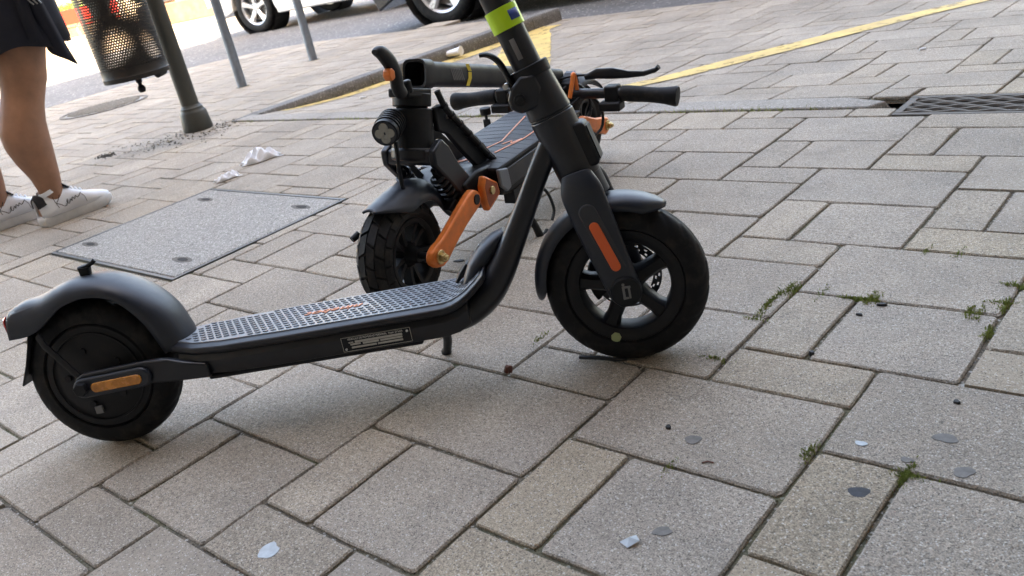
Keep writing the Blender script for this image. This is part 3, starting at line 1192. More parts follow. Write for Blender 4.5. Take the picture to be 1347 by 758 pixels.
L_HT = (AX1 - AX0).length
m = M()
m.cyl(onax(-.012), onax(.085), .0310, .0325, n=32)
m.cyl(onax(.085), onax(.089), .0312, .0312, n=32)
m.cyl(onax(.089), onax(L_HT - .012), .0322, .0275, n=32)
ht_o = m.obj('head_tube', 'black', S1, bevel=.0012)
m = M()
m.cyl(onax(L_HT - .013), onax(L_HT + .004), .0285, .0290, n=32)
m.xf(STEER).obj('locking_collar', 'blackmatt', S1, bevel=.0015)
m = M()
poly = [(.763, .402), (.772, .425), (.764, .446), (.744, .447), (.728, .432), (.722, .418), (.724, .404), (.738, .396)]
m.prism(poly, -.030, -.017, 'xz')
fl = m.obj('folding_flange', 'black', S1, bevel=.004)
m = M()
m.cyl((.7385, -.034, .4155), (.7385, -.029, .4155), .0085, n=22)
m.cyl((.7385, -.036, .4155), (.7385, -.0335, .4155), .0050, n=6)
m.obj('flange_bolt', 'blackmatt', fl, bevel=.0006)
m = M()
lv = spl([(.6935, .4850), (.704, .4835), (.716, .4745), (.724, .458), (.730, .436), (.736, .418)], 16)
m.tube([(p.x, -.012, p.y) for p in lv], [.006 + .003 * min(1, k / 5) for k in range(16)], n=10, rb=[.0030 + .0016 * min(1, k / 6) for k in range(16)], ref=(0, 1, 0))
m.obj('folding_lever', 'blackmatt', S1)
m = M()
m.cyl((.7225, -.034, .4370), (.7225, -.004, .4370), .004, n=10)
m.obj('lever_pin', 'steel', S1)

STEM_R = .0208
m = M()
m.cyl(onax(L_HT), onax(.80), STEM_R, STEM_R, n=32)
stem = m.xf(STEER).obj('stem', 'black', S1)
m = M()
m.lathe([(STEM_R + .0003, 0), (STEM_R + .0026, .0005), (STEM_R + .0026, .0305), (STEM_R + .0003, .031)], 40, axis='z')
toax = axes(Vector((0, 1, 0)).cross(ax), (0, 1, 0), ax, (0, 0, 0))
m.xf(STEER @ Matrix.Translation(onax(L_HT + .0595)) @ toax)
band1 = m.obj('reflective_band', 'lime', S1)
m = M()
rr_ = STEM_R + .0029
arc = [R(-93 + 7 * k) for k in range(7)]
m.loft([[(rr_ * math.cos(a), rr_ * math.sin(a), z) for a in arc] for z in (.0085, .0225)], closed=False)
m.xf(STEER @ Matrix.Translation(onax(L_HT + .0595)) @ toax @ Matrix.Rotation(R(33), 4, 'Z'))
m.obj('blue_sticker', 'blue', band1, solid=.0003)
m = M()
rr_ = STEM_R + .0004
arc = [R(-100 + 5 * k) for k in range(5)]
m.loft([[(rr_ * math.cos(a), rr_ * math.sin(a), z) for a in arc] for z in (.0, .030)], closed=False)
m.xf(STEER @ Matrix.Translation(onax(L_HT + .016)) @ toax)
m.obj('stem_label', 'grey_print', stem, solid=.0003)
# handlebar, above the picture
m = M()
hb = onax(.80)
m.tube([hb + Vector((-.02, -.24, .02)), hb + Vector((-.01, -.1, .01)), hb, hb + Vector((-.01, .1, .01)), hb + Vector((-.02, .24, .02))], .0125, n=14)
hbar = m.xf(STEER).obj('handlebar', 'black', S1)
for s in (-1, 1):
    m = M()
    m.cyl(hb + Vector((-.014, s * .13, .014)), hb + Vector((-.02, s * .25, .02)), .016, n=16)
    m.xf(STEER).obj('grip', 'rubber', hbar)
m = M()
m.box(hb + Vector((.0, 0, .012)), (.05, .10, .02))
m.xf(STEER).obj('display', 'blackmatt', hbar, bevel=.006)

# headlight on the front of the head tube
m = M()
hl = [(.788, .364), (.815, .3715), (.8225, .368), (.836, .314), (.834, .3075), (.815, .3045), (.806, .308)]
m.prism(hl, -.021, .021, 'xz')
hlo = m.xf(STEER).obj('headlight', 'blackmatt', S1, bevel=.004)
m = M()
m.prism([(.8235, .364), (.8255, .3645), (.8378, .3155), (.8358, .3150)], -.016, .016, 'xz')
m.xf(STEER).obj('headlight_lens', 'blackmatt', hlo)

# fork
m = M()
m.cyl(onax(-.010), onax(-.045), .0305, .0310, n=30)
forks = []
for s in (-1, 1):
    pts = [(.8000, .300, .026, .022, .013), (.8045, .278, .036, .030, .012), (.8120, .246, .041, .0305, .0105), (.8225, .205, .044, .0290, .0095), (.8325, .165, .0455, .0268, .009), (.8400, .138, .047, .0255, .009), (.8455, .118, .0475, .0235, .009), (.8490, .103, .0475, .014, .008)]
    q = spl([(a, b, 0) for a, b, c, d, e in pts], 26)
    yy = spl([(c, d, e) for a, b, c, d, e in pts], 26)
    m.tube([(p.x, s * k.x, p.y) for p, k in zip(q, yy)], [k.z for k in yy], n=20, rb=[k.y for k in yy], ref=(0, 1, 0), e=.8)
m.box((.806, 0, .272), (.034, .075, .028), Matrix.Rotation(R(-16), 3, 'Y'))
fork = m.xf(STEER).obj('fork', 'fender', S1, bevel=.003, ang=60)
for s in (-1, 1):
    m = M()
    m.prism(capsule((.8105, .2475), (.8400, .1625), .0128, 10), s * .049, s * .0535, 'xz')
    pad = m.xf(STEER).obj('reflector_pad', 'mat2', fork, bevel=.0015)
    m = M()
    m.prism(capsule((.8165, .2265), (.8370, .1650), .0073, 10), s * .0530, s * .0555, 'xz')
    m.xf(STEER).obj('reflector', 'reflector', fork, bevel=.001)
    m = M()
    m.cyl((.8455, s * .052, RW + .004), (.8455, s * .0615, RW + .004), .0235, .0215, n=30)
    m.xf(STEER).obj('axle_cover', 'blackmatt', fork, bevel=.002)
m = M()
yq = -.0618
m.box((.8430, yq, RW + .004), (.0035, .0008, .020))
m.box((.8475, yq, RW + .0125), (.012, .0008, .0032))
m.box((.8510, yq, RW + .003), (.0030, .0008, .016))
m.box((.8450, yq, RW - .004), (.008, .0008, .0030))
m.cyl((.8435, yq - .0003, RW + .0165), (.8435, yq + .001, RW + .0165), .0022, n=8)
m.xf(STEER).obj('cover_emblem', 'grey_print', fork, smooth=False)

# front wheel: five wide spokes, drilled disc, tyre
FW = Matrix.Translation((WB, 0, RW)) @ rot_y(R(-26))
m = M()
m.lathe([(.0665, -.017), (.069, -.0215), (.072, -.022), (.076, -.0245), (.086, -.024), (.088, -.02), (.088, .02), (.086, .024), (.076, .0245), (.072, .022), (.069, .0215), (.0665, .017)], 64)
m.lathe([(.0, -.033), (.018, -.033), (.0225, -.026), (.0225, .026), (.018, .033), (.0, .033)], 36, closed=False)
for k in range(5):
    a = 2 * math.pi * k / 5
    e1, e2 = Vector((math.cos(a), 0, math.sin(a))), Vector((-math.sin(a), 0, math.cos(a)))
    rings = []
    for r_, wd, th in ((.018, .0150, .0200), (.034, .0118, .0180), (.054, .0112, .0165), (.064, .0135, .0175), (.074, .0175, .0190)):
        rings.append([e1 * r_ + e2 * (sx * wd) + Vector((0, sy * th, 0)) for sx, sy in ((-1, -.55), (-.55, -1), (.55, -1), (1, -.55), (1, .55), (.55, 1), (-.55, 1), (-1, .55))])
    m.loft(rings)
fwheel = m.xf(STEER @ FW).obj('front_wheel', 'blackmatt', S1, ang=45)
slick_tyre(RW, .028, .084).xf(STEER @ FW).obj('tyre', 'rubber', fwheel, ang=50)
m = M()
nth, rads = 60, (.0385, .0415, .0440, .0465, .0490, .0520)
vs = [(r_ * math.cos(2 * math.pi * k / nth), .031, r_ * math.sin(2 * math.pi * k / nth)) for r_ in rads for k in range(nth)]
fs = []
for a in range(5):
    for k in range(nth):
        if a in (1, 3) and (k + a) % 3 == 0:
            continue
        if a == 0 and k % 10 > 4:
            continue
        fs.append((a * nth + k, a * nth + (k + 1) % nth, (a + 1) * nth + (k + 1) % nth, (a + 1) * nth + k))
m.add(vs, fs)
m.xf(STEER @ FW).obj('brake_disc', 'disc', fwheel, solid=.002, smooth=False)
m = M()
m.prism([(.062 * math.cos(u), .062 * math.sin(u)) for u in np.linspace(R(150), R(215), 7)] + [(.035 * math.cos(u), .035 * math.sin(u)) for u in np.linspace(R(210), R(155), 6)], .026, .040, 'xz')
m.xf(STEER @ FW @ rot_y(R(26))).obj('brake_caliper', 'blackmatt', S1, bevel=.003)
m = M()
m.cyl((-.026, -.0262, -.0775), (-.026, -.0240, -.0775), .0078, n=7)
m.xf(STEER @ Matrix.Translation((WB, 0, RW))).obj('round_sticker', 'green_sticker', fwheel, smooth=False)

# front fender
rings = []
for k in range(42):
    u = k / 41
    a = R(56 + (184 - 56) * u)
    tip = min(1, (u / .10) ** .5 if u < .10 else 1, ((1 - u) / .07) ** .5 if u > .93 else 1)
    hwf = .033 * max(.18, tip)
    rr_ = .1345 + .004 * math.sin(math.pi * u)
    ring = []
    for q in range(13):
        t = math.pi * (q / 12) - math.pi / 2
        s = math.copysign(abs(math.sin(t)) ** .85, math.sin(t))
        rad = rr_ - .020 * (1 - abs(math.cos(t)) ** .7) * max(.25, tip)
        ring.append((rad * math.cos(a), hwf * s, rad * math.sin(a)))
    rings.append(ring)
m = M()
m.loft(rings, closed=False)
m.xf(STEER @ Matrix.Translation((WB, 0, RW))).obj('front_fender', 'fender', S1, solid=.0035, ang=60)
# brake cable along the neck
m = M()
cb = spl([(.775, .034, .330), (.790, .040, .285), (.795, .046, .24), (.800, .05, .19), (.81, .045, .15)], 16)
m.tube(cb, .0028, n=8)
m.obj('brake_cable', 'blackmatt', S1)


# ------------------------------------------------------------------ folded off-road scooter behind
a2 = R(-77)
gx_ = Vector((math.cos(a2), math.sin(a2), 0))
gyl = Vector((-gx_.y, gx_.x, 0))
LEAN2 = R(4)
gz_ = Vector((0, 0, 1)) * math.cos(LEAN2) + gyl * math.sin(LEAN2)
gy_ = gyl * math.cos(LEAN2) - Vector((0, 0, 1)) * math.sin(LEAN2)
S2 = empty('off_road_scooter', mat=axes(gx_, gy_, gz_, (-1.2543, .9602, 0)))
tag(S2, 'folded black off-road electric scooter with orange swing arms and chunky tyres behind the foreground scooter', 'scooter')
RK = .114


def knobby(Rw, hw, inner):
    m = M()

    def rad(y):
        return Rw - .006 - .026 * (abs(y) / hw) ** 2.6
    ys_ = np.linspace(-hw, hw, 13)
    m.lathe([(rad(y), y) for y in ys_] + [(inner + .006, hw * .82), (inner, hw * .6), (inner, -hw * .6), (inner + .006, -hw * .82)], 72)
    n = 17

    def block(t0, t1, y0, y1, sk0=0, sk1=0, h=.0050):
        vs = []
        cor = [(t0 + sk0, y0), (t1 + sk0, y0), (t1 + sk1, y1), (t0 + sk1, y1)]
        mt, my = sum(c[0] for c in cor) / 4, sum(c[1] for c in cor) / 4
        for f, up in ((1.0, -.003), (.95, h)):
            for t, y in cor:
                t2, y2 = mt + (t - mt) * f, my + (y - my) * f
                ymid = (rad(y2))
                vs.append(((ymid + up) * math.cos(t2), y2, (ymid + up) * math.sin(t2)))
        m.add(vs, [(4, 5, 6, 7), (0, 1, 5, 4), (1, 2, 6, 5), (2, 3, 7, 6), (3, 0, 4, 7)])
    st = 2 * math.pi / n
    for k in range(n):
        t = k * st
        g_ = .020
        block(t + g_, t + st - g_, -.0168, -.0010, -.035, .035)
        block(t + st * .5 + g_, t + st * 1.5 - g_, .0010, .0168, .035, -.035)
        block(t + g_ * .9, t + st - g_ * .9, .0180, .0305, .03, -.04)
        block(t + st * .5 + g_ * .9, t + st * 1.5 - g_ * .9, -.0305, -.0180, .04, -.03)
        block(t + st * .5 + g_, t + st * 1.5 - g_, .0315, hw * .985, 0, 0, .0045)
        block(t + g_, t + st - g_, -hw * .985, -.0315, 0, 0, .0045)
    return m


def rough_wheel(name, x):
    T = Matrix.Translation((x, 0, RK))
    m = M()
    m.lathe([(.058, -.026), (.062, -.031), (.070, -.032), (.073, -.027), (.066, -.018), (.066, .018), (.073, .027), (.070, .032), (.062, .031), (.058, .026)], 48)
    m.lathe([(.0, -.042), (.013, -.042), (.016, -.030), (.026, -.018), (.026, .018), (.016, .030), (.013, .042), (.0, .042)], 30, closed=False)
    for k in range(10):
        a = 2 * math.pi * k / 10 + (.16 if k % 2 else -.02)
        e1, e2 = Vector((math.cos(a), 0, math.sin(a))), Vector((-math.sin(a), 0, math.cos(a)))
        rg = []
        for r_, wd, th, off in ((.022, .0045, .012, .010), (.042, .0038, .010, .014), (.061, .0048, .010, .020)):
            rg.append([e1 * r_ + e2 * (sx * wd) + Vector((0, sy * th + off, 0)) for sx, sy in ((-1, -1), (1, -1), (1, 1), (-1, 1))])
        m.loft(rg)
    o = m.xf(T).obj(name, 'blackmatt', S2, ang=45)
    knobby(RK, .0375, .066).xf(T).obj('tyre', 'dusty', o, ang=25)
    m = M()
    m.cyl((x, -.088, RK), (x, .088, RK), .007, n=12)
    m.obj('axle', 'blackmatt', o)
    m = M()
    m.tube([(x - .03, .028, RK + .056), (x - .034, .034, RK + .045), (x - .038, .036, RK + .036)], .0022, n=8)
    m.obj('valve', 'blackmatt', o)
    return o


rough_wheel('front_wheel', 0)
rough_wheel('rear_wheel', -.84)

for x0_, sgn in ((0, 1), (-.84, -1)):
    for s in (-1, 1):
        m = M()
        if sgn > 0:
            poly = [(.025, .124), (.019, .1365), (.004, .1440), (-.016, .1465), (-.040, .1530), (-.092, .1705), (-.140, .1880), (-.154, .1895), (-.170, .180), (-.176, .164), (-.168, .150), (-.150, .1455), (-.112, .1340), (-.074, .1205), (-.044, .1085), (-.026, .1005), (-.008, .0985), (.012, .104), (.023, .113)]
            poly = [(a, b - .008 * max(0, 1 - abs(a) / .10)) for a, b in poly]
        else:
            poly = [(x0_ + .02 - .02 * k, z) for k, z in ()] or [(x0_ - .022, .114), (x0_ - .014, .131), (x0_ + .004, .137), (x0_ + .06, .150), (x0_ + .13, .176), (x0_ + .155, .172), (x0_ + .160, .156), (x0_ + .140, .146), (x0_ + .06, .114), (x0_ + .01, .092), (x0_ - .014, .096)]
        m.prism(poly, s * .070, s * .087, 'xz')
        arm = m.obj('swing_arm', 'orange', S2, bevel=.004)
        m = M()
        m.cyl((x0_, s * .086, RK), (x0_, s * .0905, RK), .0135, n=24)
        m.cyl((x0_, s * .090, RK), (x0_, s * .099, RK), .0085, n=6)
        m.cyl((x0_, s * .098, RK), (x0_, s * .104, RK), .0050, n=12)
        m.obj('axle_nut', 'brass', arm, bevel=.0006)
        m = M()
        pv = (-.156, .168) if sgn > 0 else (x0_ + .145, .160)
        m.cyl((pv[0], s * .086, pv[1]), (pv[0], s * .0895, pv[1]), .0105, n=20)
        m.obj('pivot_cap', 'blackmatt', arm, bevel=.001)
        if sgn > 0:
            m = M()
            m.cyl((-.118, s * .072, .152), (-.126, s * .074, .142), .006, n=12)
            m.obj('arm_bolt', 'blackmatt', arm)
# coil springs
for x0_, p0_, p1_ in ((0, (-.105, .238), (-.150, .165)), (1, (-.600, .180), (-.690, .145))):
    for s in (-1, 1):
        m = M()
        A_, B_ = Vector((p0_[0], s * .040, p0_[1])), Vector((p1_[0], s * .040, p1_[1]))
        d = (B_ - A_)
        u = d.normalized()
        e1 = u.orthogonal().normalized()
        e2 = u.cross(e1)
        m.tube([A_ + d * t + (e1 * math.cos(t * 2 * math.pi * 6) + e2 * math.sin(t * 2 * math.pi * 6)) * .0145 for t in np.linspace(0, 1, 110)], .0042, n=7)
        sp_ = m.obj('coil_spring', 'black', S2)
        m = M()
        m.cyl(A_ - u * .012, B_ + u * .012, .0075, n=12)
        m.obj('damper', 'blackmatt', sp_)

# fork plates between head and swing arms
for s in (-1, 1):
    m = M()
    poly = [(-.078, .290), (-.112, .305), (-.132, .285), (-.158, .240), (-.186, .208), (-.196, .188), (-.184, .160), (-.160, .150), (-.142, .160), (-.140, .186), (-.118, .216), (-.092, .246), (-.078, .262)]
    m.prism(poly, s * .046, s * .062, 'xz')
    m.obj('fork_plate', 'black', S2, bevel=.004)
m = M()
m.box((-.104, 0, .272), (.050, .100, .030), Matrix.Rotation(R(-14), 3, 'Y'))
m.cyl((-.094, 0, .268), (-.101, 0, .292), .0415, n=28)
m.obj('fork_crown', 'black', S2, bevel=.006)
# steering head
ha, hb_ = Vector((-.100, 0, .285)), Vector((-.128, 0, .378))
hu = (hb_ - ha).normalized()
m = M()
m.cyl(ha, ha + hu * .078, .0400, .0385, n=30)
m.cyl(ha + hu * .078, ha + hu * .082, .030, .030, n=30)
m.cyl(ha + hu * .082, ha + hu * .106, .0365, .0365, n=30)
head = m.obj('steering_head', 'blackmatt', S2, bevel=.002)
m = M()
for q in ((.058, -.004), (.058, .010)):
    pass
m.cyl((-.172, .038, .330), (-.172, .044, .330), .0048, n=10)
m.obj('head_bolt', 'steel', head)
m = M()
m.cyl((-.184, .038, .324), (-.184, .044, .324), .0048, n=10)
m.obj('head_bolt', 'steel', head)
# neck frame between head and deck: upper and lower plates each side
for s in (-1, 1):
    m = M()
    m.prism([(-.138, .356), (-.160, .358), (-.176, .346), (-.330, .200), (-.344, .178), (-.326, .168), (-.272, .182), (-.205, .252), (-.168, .296), (-.148, .306), (-.136, .312)], s * .030, s * .042, 'xz')
    npl = m.obj('neck_plate', 'blackmatt', S2, bevel=.003)
    for t in (.22, .42, .60, .76):
        m = M()
        x, z = -.186 - (.318 - .186) * t, .334 - (.334 - .205) * t
        m.prism(capsule((x - .006, z - .006), (x + .006, z + .006), .0035, 6), s * .0415, s * .0432, 'xz')
        m.obj('slot', 'hole' if False else 'steel_edge', npl, smooth=False)
m = M()
m.prism([(-.150, .198), (-.205, .210), (-.262, .204), (-.276, .190), (-.276, .128), (-.240, .116), (-.180, .140)], -.068, .068, 'xz')
m.obj('front_block', 'blackmatt', S2, bevel=.005)
for s in (-1, 1):
    m = M()
    po = [(-.190, .205), (-.236, .176), (-.240, .150), (-.186, .131), (-.180, .150), (-.178, .186)]
    m.prism(po, s * .078, s * .094, 'xz')
    ob = m.obj('deck_bracket', 'orange', S2, bevel=.004)
    m = M()
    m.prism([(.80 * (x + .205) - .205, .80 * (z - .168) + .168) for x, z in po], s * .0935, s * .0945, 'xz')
    m.obj('recess_shade_plate', pm('orange_recess_shade', (0.30, 0.055, 0.012), .5), ob, smooth=False) if s > 0 else None  # darker orange on a flat plate paints the recess shade
    m = M()
    m.cyl((-.206, s * .093, .169), (-.206, s * .0985, .169), .0085, n=16)
    m.obj('bracket_bolt', 'brass', ob, bevel=.001)

# deck
m = M()
m.prism([(-.246, .196), (-.252, .140), (-.300, .130), (-.62, .130), (-.66, .150), (-.668, .196)], -.092, .092, 'xz')
body = m.obj('deck_body', 'blackmatt', S2, bevel=.006)
m = M()
for s in (-1, 1):
    m = M()
    m.prism([(-.262, .190), (-.268, .150), (-.610, .146), (-.640, .160), (-.648, .190)], s * .091, s * .0975, 'xz')
    m.obj('side_panel', 'black', body, bevel=.003)
    m = M()
    m.prism([(-.236, .2015), (-.274, .1930), (-.280, .150), (-.262, .146), (-.240, .164)], s * .0915, s * .1000, 'xz')
    m.obj('corner_cap', 'greymetal' if False else 'mat', body, bevel=.003)
m = M()
m.box((-.456, 0, .1985), (.425, .190, .007))
dm = m.obj('deck_mat', 'mat2', S2, bevel=.002)
for k in range(13):
    m = M()
    x = -.275 - k * .031
    m.add([(x, -.09, .2021), (x - .013, -.09, .2021), (x - .013 - .02, 0, .2022), (x - .02, 0, .2022), (x - .013, .09, .2021), (x, .09, .2021)], [(0, 1, 2, 3), (3, 2, 4, 5)])
    m.obj('grip_rib', 'mat2', dm, solid=.0006, smooth=False)
for k, (pth, wd) in enumerate((([(-.34, .035), (-.44, .055), (-.50, .055), (-.62, .02)], .003), ([(-.36, -.005), (-.42, .010), (-.62, -.03)], .003), ([(-.40, .022), (-.425, .034), (-.405, .040), (-.44, .052)], .004), ([(-.27, -.025), (-.295, -.005), (-.28, .005), (-.31, .02), (-.325, .0)], .008), ([(-.265, -.05), (-.29, -.035), (-.30, -.055)], .008))):
    m = M()
    m.tube([(x, y, .2030) for x, y in pth], wd, n=4, rb=.0006, ref=(0, 1, 0))
    m.obj('deck_graphic', 'orange_mark', dm, smooth=False)

# headlight with cooling fins and four lenses, and its dangling cable
lx = Vector((.93, .30, -.12)).normalized()
lc = Vector((-.018, .008, .346))
m = M()
m.cyl(lc, lc - lx * .046, .0228, .0218, n=28)
for k in range(5):
    m.cyl(lc - lx * (.009 + k * .0090), lc - lx * (.0135 + k * .0090), .0258, .0258, n=28)
m.cyl(lc + lx * .006, lc - lx * .006, .0242, .0242, n=28)
m.box(lc - lx * .06, (.03, .02, .03))
lamp = m.obj('headlight', 'blackmatt', S2, bevel=.0008)
e1 = lx.cross(Vector((0, 0, 1))).normalized()
e2 = e1.cross(lx)
m = M()
m.cyl(lc + lx * .0055, lc + lx * .0066, .0215, .0210, n=30)
m.obj('lamp_glass', 'mat2', lamp)
for a, b in ((-1, 0), (1, 0), (0, -1), (0, 1)):
    m = M()
    c = lc + e1 * (a * .0100) + e2 * (b * .0108) + lx * .0062
    m.cyl(c - lx * .002, c + lx * .0014, .0094, .0084, n=18)
    m.obj('lamp_lens', 'led', lamp)
m = M()
m.tube(spl([(-.035, .012, .322), (-.028, .016, .300), (-.024, .016, .270), (-.026, .016, .225), (-.040, .016, .205)], 18), .0042, n=8)
m.obj('lamp_cable', 'blackmatt', S2)

# folding latch
m = M()
lv = spl([(-.004, .4900), (-.022, .4850), (-.041, .4640), (-.051, .4400), (-.050, .4180), (-.060, .4020)], 18)
m.tube([(p.x, .030, p.y) for p in lv], [.006, .008] + [.0100] * 16, n=12, rb=[.004, .007, .0095, .0115, .0130, .0140, .0145, .0145, .0145, .014, .0135, .013, .013, .013, .013, .013, .012, .010], ref=(0, 1, 0), e=.8)
lev = m.obj('latch_lever', 'blackmatt', S2)
m = M()
m.prism([(-.029, .457), (-.021, .454), (-.018, .446), (-.023, .435), (-.034, .438), (-.036, .450)], .026, .0415, 'xz')
m.obj('latch_button', 'orange', lev, bevel=.002)
m = M()
m.box((-.112, .010, .3925), (.076, .046, .016), Matrix.Rotation(R(-15), 3, 'Y'))
m.cyl((-.085, .028, .398), (-.082, .028, .423), .0075, n=14)
m.obj('latch_base', 'blackmatt', S2, bevel=.003)

# folded stem: open rounded-square tube lying back over the deck
sa, sb = Vector((-.152, 0, .418)), Vector((-.745, 0, .262))
sd_ = (sb - sa).normalized()
side = Vector((0, 1, 0))
nn = side.cross(sd_)


def sq(c, a, b, e, n=28):
    out = []
    for q in range(n):
        t = 2 * math.pi * (q + .5) / n
        cc, ss = math.cos(t), math.sin(t)
        out.append(c + side * math.copysign(abs(cc) ** e, cc) * a + nn * math.copysign(abs(ss) ** e, ss) * b)
    return out


m = M()
m.loft([sq(sa + sd_ * .05, .0215, .0215, .55), sq(sa, .0225, .0225, .55), sq(sa - sd_ * .001, .0265, .0275, .5), sq(sa + sd_ * .03, .0270, .0280, .5), sq(sa + sd_ * .036, .0250, .0240, .55), sq(sb, .0240, .0230, .55)])
stem2 = m.obj('folded_stem', 'blackmatt', S2, ang=50)
m = M()
m.loft([sq(sa + sd_ * .049, .0210, .0210, .55), sq(sa + sd_ * .010, .0210, .0210, .55)], cap1=False)
m.obj('stem_socket', 'hole', stem2)
m = M()
m.box(sa + sd_ * .012 - nn * .030 + side * .006, (.020, .022, .010))
m.box(sa + sd_ * .024 - nn * .036 - side * .008, (.010, .010, .014))
m.cyl(sa + sd_ * .006 - nn * .034 - side * .02, sa + sd_ * .006 - nn * .034 + side * .02, .005, n=10)
m.obj('stem_catch', 'blackmatt', stem2, bevel=.0015)
p_ = sa + sd_ * .155
m = M()
# yellow chevron wraps the near side of the stem
cx = sd_ * .0065
ny_ = Vector((0, .0250, 0))
for q0, q1 in ((Vector((0, 0, 0)) + nn * .0215 - sd_ * .004, sd_ * .006 + nn * 0.008), (sd_ * .006 + nn * .006, sd_ * .006 - nn * .006), (sd_ * .006 - nn * .006, -sd_ * .004 - nn * .0215)):
    m.add([p_ + ny_ + q0 - cx, p_ + ny_ + q0 + cx, p_ + ny_ + q1 + cx, p_ + ny_ + q1 - cx], [(0, 1, 2, 3)])
m.obj('yellow_chevron', 'yellow_label', stem2, solid=.0006, smooth=False)
for k in range(7):
    m = M()
    c = sa + sd_ * (.095 + .0062 * k) + ny_
    m.box(c, (.0028, .0006, .024), Matrix.Rotation(R(15), 3, 'Y'))
    m.obj('warning_print', 'grey_print', stem2, smooth=False)

# handlebar at the rear end of the folded stem
hx, hz = -.735, .221
m = M()
m.tube([(hx - .012, -.20, hz), (hx, -.08, hz + .003), (hx, .08, hz + .003), (hx - .012, .20, hz)], .0125, n=16)
m.box((hx, 0, hz + .006), (.05, .055, .05))
bar2 = m.obj('handlebar', 'black', S2, bevel=.002)
for s in (-1, 1):
    m = M()
    gp_ = [(.172, .0180), (.188, .0195), (.210, .0192), (.235, .0182), (.258, .0186), (.280, .0202), (.294, .0225), (.304, .0240), (.309, .0228)]
    m.tube([(hx - .012 - .06 * (y - .18), s * y, hz - .10 * (y - .17)) for y, r_ in gp_], [r_ for y, r_ in gp_], n=22)
    m.obj('grip', 'rubber', bar2, ang=60)
    m = M()
    m.box((hx - .010, s * .150, hz), (.036, .034, .040))
    m.box((hx + .004, s * .150, hz - .026), (.040, .055, .022))
    m.obj('lever_clamp', 'blackmatt', bar2, bevel=.004)
    m = M()
    m.tube([(hx - .012, s * .080, hz + .040), (hx - .020, s * .110, hz + .047), (hx - .030, s * .145, hz + .044), (hx - .046, s * .180, hz + .036), (hx - .058, s * .215, hz + .034), (hx - .064, s * .242, hz + .040), (hx - .062, s * .252, hz + .048)], [.006, .013, .014, .009, .0065, .006, .0065], n=10, rb=[.005, .009, .010, .006, .005, .005, .006], ref=(0, 0, 1))
    m.obj('brake_lever', 'black', bar2)
    m = M()
    m.tube(spl([(hx - .02, s * .11, hz + .044), (hx - .01, s * .06, hz + .046), (hx + .01, s * .02, hz + .042), (hx + .05, s * .012, hz + .032), (hx + .10, s * .01, hz + .045)], 14), .003, n=7)
    m.obj('brake_hose', 'blackmatt', bar2)
m = M()
m.box((hx - .014, .035, hz + .026), (.050, .036, .034), Matrix.Rotation(R(25), 3, 'Y'))
disp = m.obj('display', 'blackmatt', bar2, bevel=.005)
m = M()
m.box((hx - .018, .035, hz + .0455), (.034, .026, .001), Matrix.Rotation(R(25), 3, 'Y'))
m.obj('display_glass', 'glass', disp)
m = M()
m.cyl((hx + .055, -.175, hz - .012), (hx + .055, -.175, hz - .030), .014, n=18)
m.obj('ignition_lock', 'blackmatt', bar2, bevel=.002)
k = M()
k.box((hx + .055, -.175, hz - .037), (.004, .008, .014))
k.box((hx + .055, -.175, hz - .053), (.006, .020, .022))
ko = k.obj('ignition_key', 'blackmatt', bar2, bevel=.003)
k = M()
k.lathe([(.006, -.0008), (.0075, -.0008), (.0075, .0008), (.006, .0008)], 18, c=(hx + .055, -.175, hz - .068), axis='x')
k.obj('key_ring', 'steel', ko)
# hook, cables and clutter at the back
m = M()
m.tube(spl([(-.690, .060, .225), (-.712, .062, .262), (-.720, .062, .276), (-.728, .062, .268), (-.735, .062, .225)], 16), .0055, n=8)
m.obj('stem_hook', 'orange', S2)
for k, (y, z) in enumerate(((.05, .20), (.02, .23), (-.02, .19))):
    m = M()
    m.tube(spl([(-.70, y, z), (-.74, y + .03, z + .02), (-.78, y + .05, z - .02), (-.76, y + .055, z - .07), (-.70, y + .03, z - .09)], 18), .0038, n=7)
    m.obj('cable', 'blackmatt', S2)
# rear fender
rg = []
for k in range(20):
    a = R(20 + 120 * k / 19)
    rg.append([(-.84 + (.132 - .02 * (abs(y) / .05) ** 2) * math.cos(a), y, RK + (.132 - .02 * (abs(y) / .05) ** 2) * math.sin(a)) for y in np.linspace(-.05, .05, 9)])
m = M()
m.loft(rg, closed=False)
m.obj('rear_fender', 'blackmatt', S2, solid=.004, ang=60)
# front fender: peaked shell
cr = spl([(.066, .2265), (.030, .2330), (-.020, .2390), (-.058, .2400), (-.100, .2270), (-.135, .1980), (-.165, .1550)], 26)
ed = spl([(.070, .2240), (.034, .2130), (.000, .2020), (-.036, .2060), (-.072, .1960), (-.108, .1560), (-.140, .1330)], 26)
hw_ = spl([(.012, 0), (.036, 0), (.046, 0), (.048, 0), (.047, 0), (.044, 0), (.040, 0)], 26)
rg = []
for a, b, h in zip(cr, ed, hw_):
    ring = []
    for q in range(13):
        t = -1 + 2 * q / 12
        u = abs(t) ** 2.2
        ring.append((a.x + (b.x - a.x) * u, h.x * t, a.y + (b.y - a.y) * u))
    rg.append(ring)
m = M()
m.loft(rg, closed=False)
ff2 = m.obj('front_fender', 'fender', S2, solid=.004, ang=50)
m = M()
m.prism([(-.120, .150), (-.098, .168), (-.128, .180), (-.150, .150), (-.138, .134)], .040, .058, 'xz')
m.obj('fender_mount', 'blackmatt', ff2, bevel=.003)
m = M()
m.tube([(.055, -.044, .176), (.070, -.050, .170)], [.007, .006], n=10)
m.obj('fender_bumper', 'blackmatt', ff2)
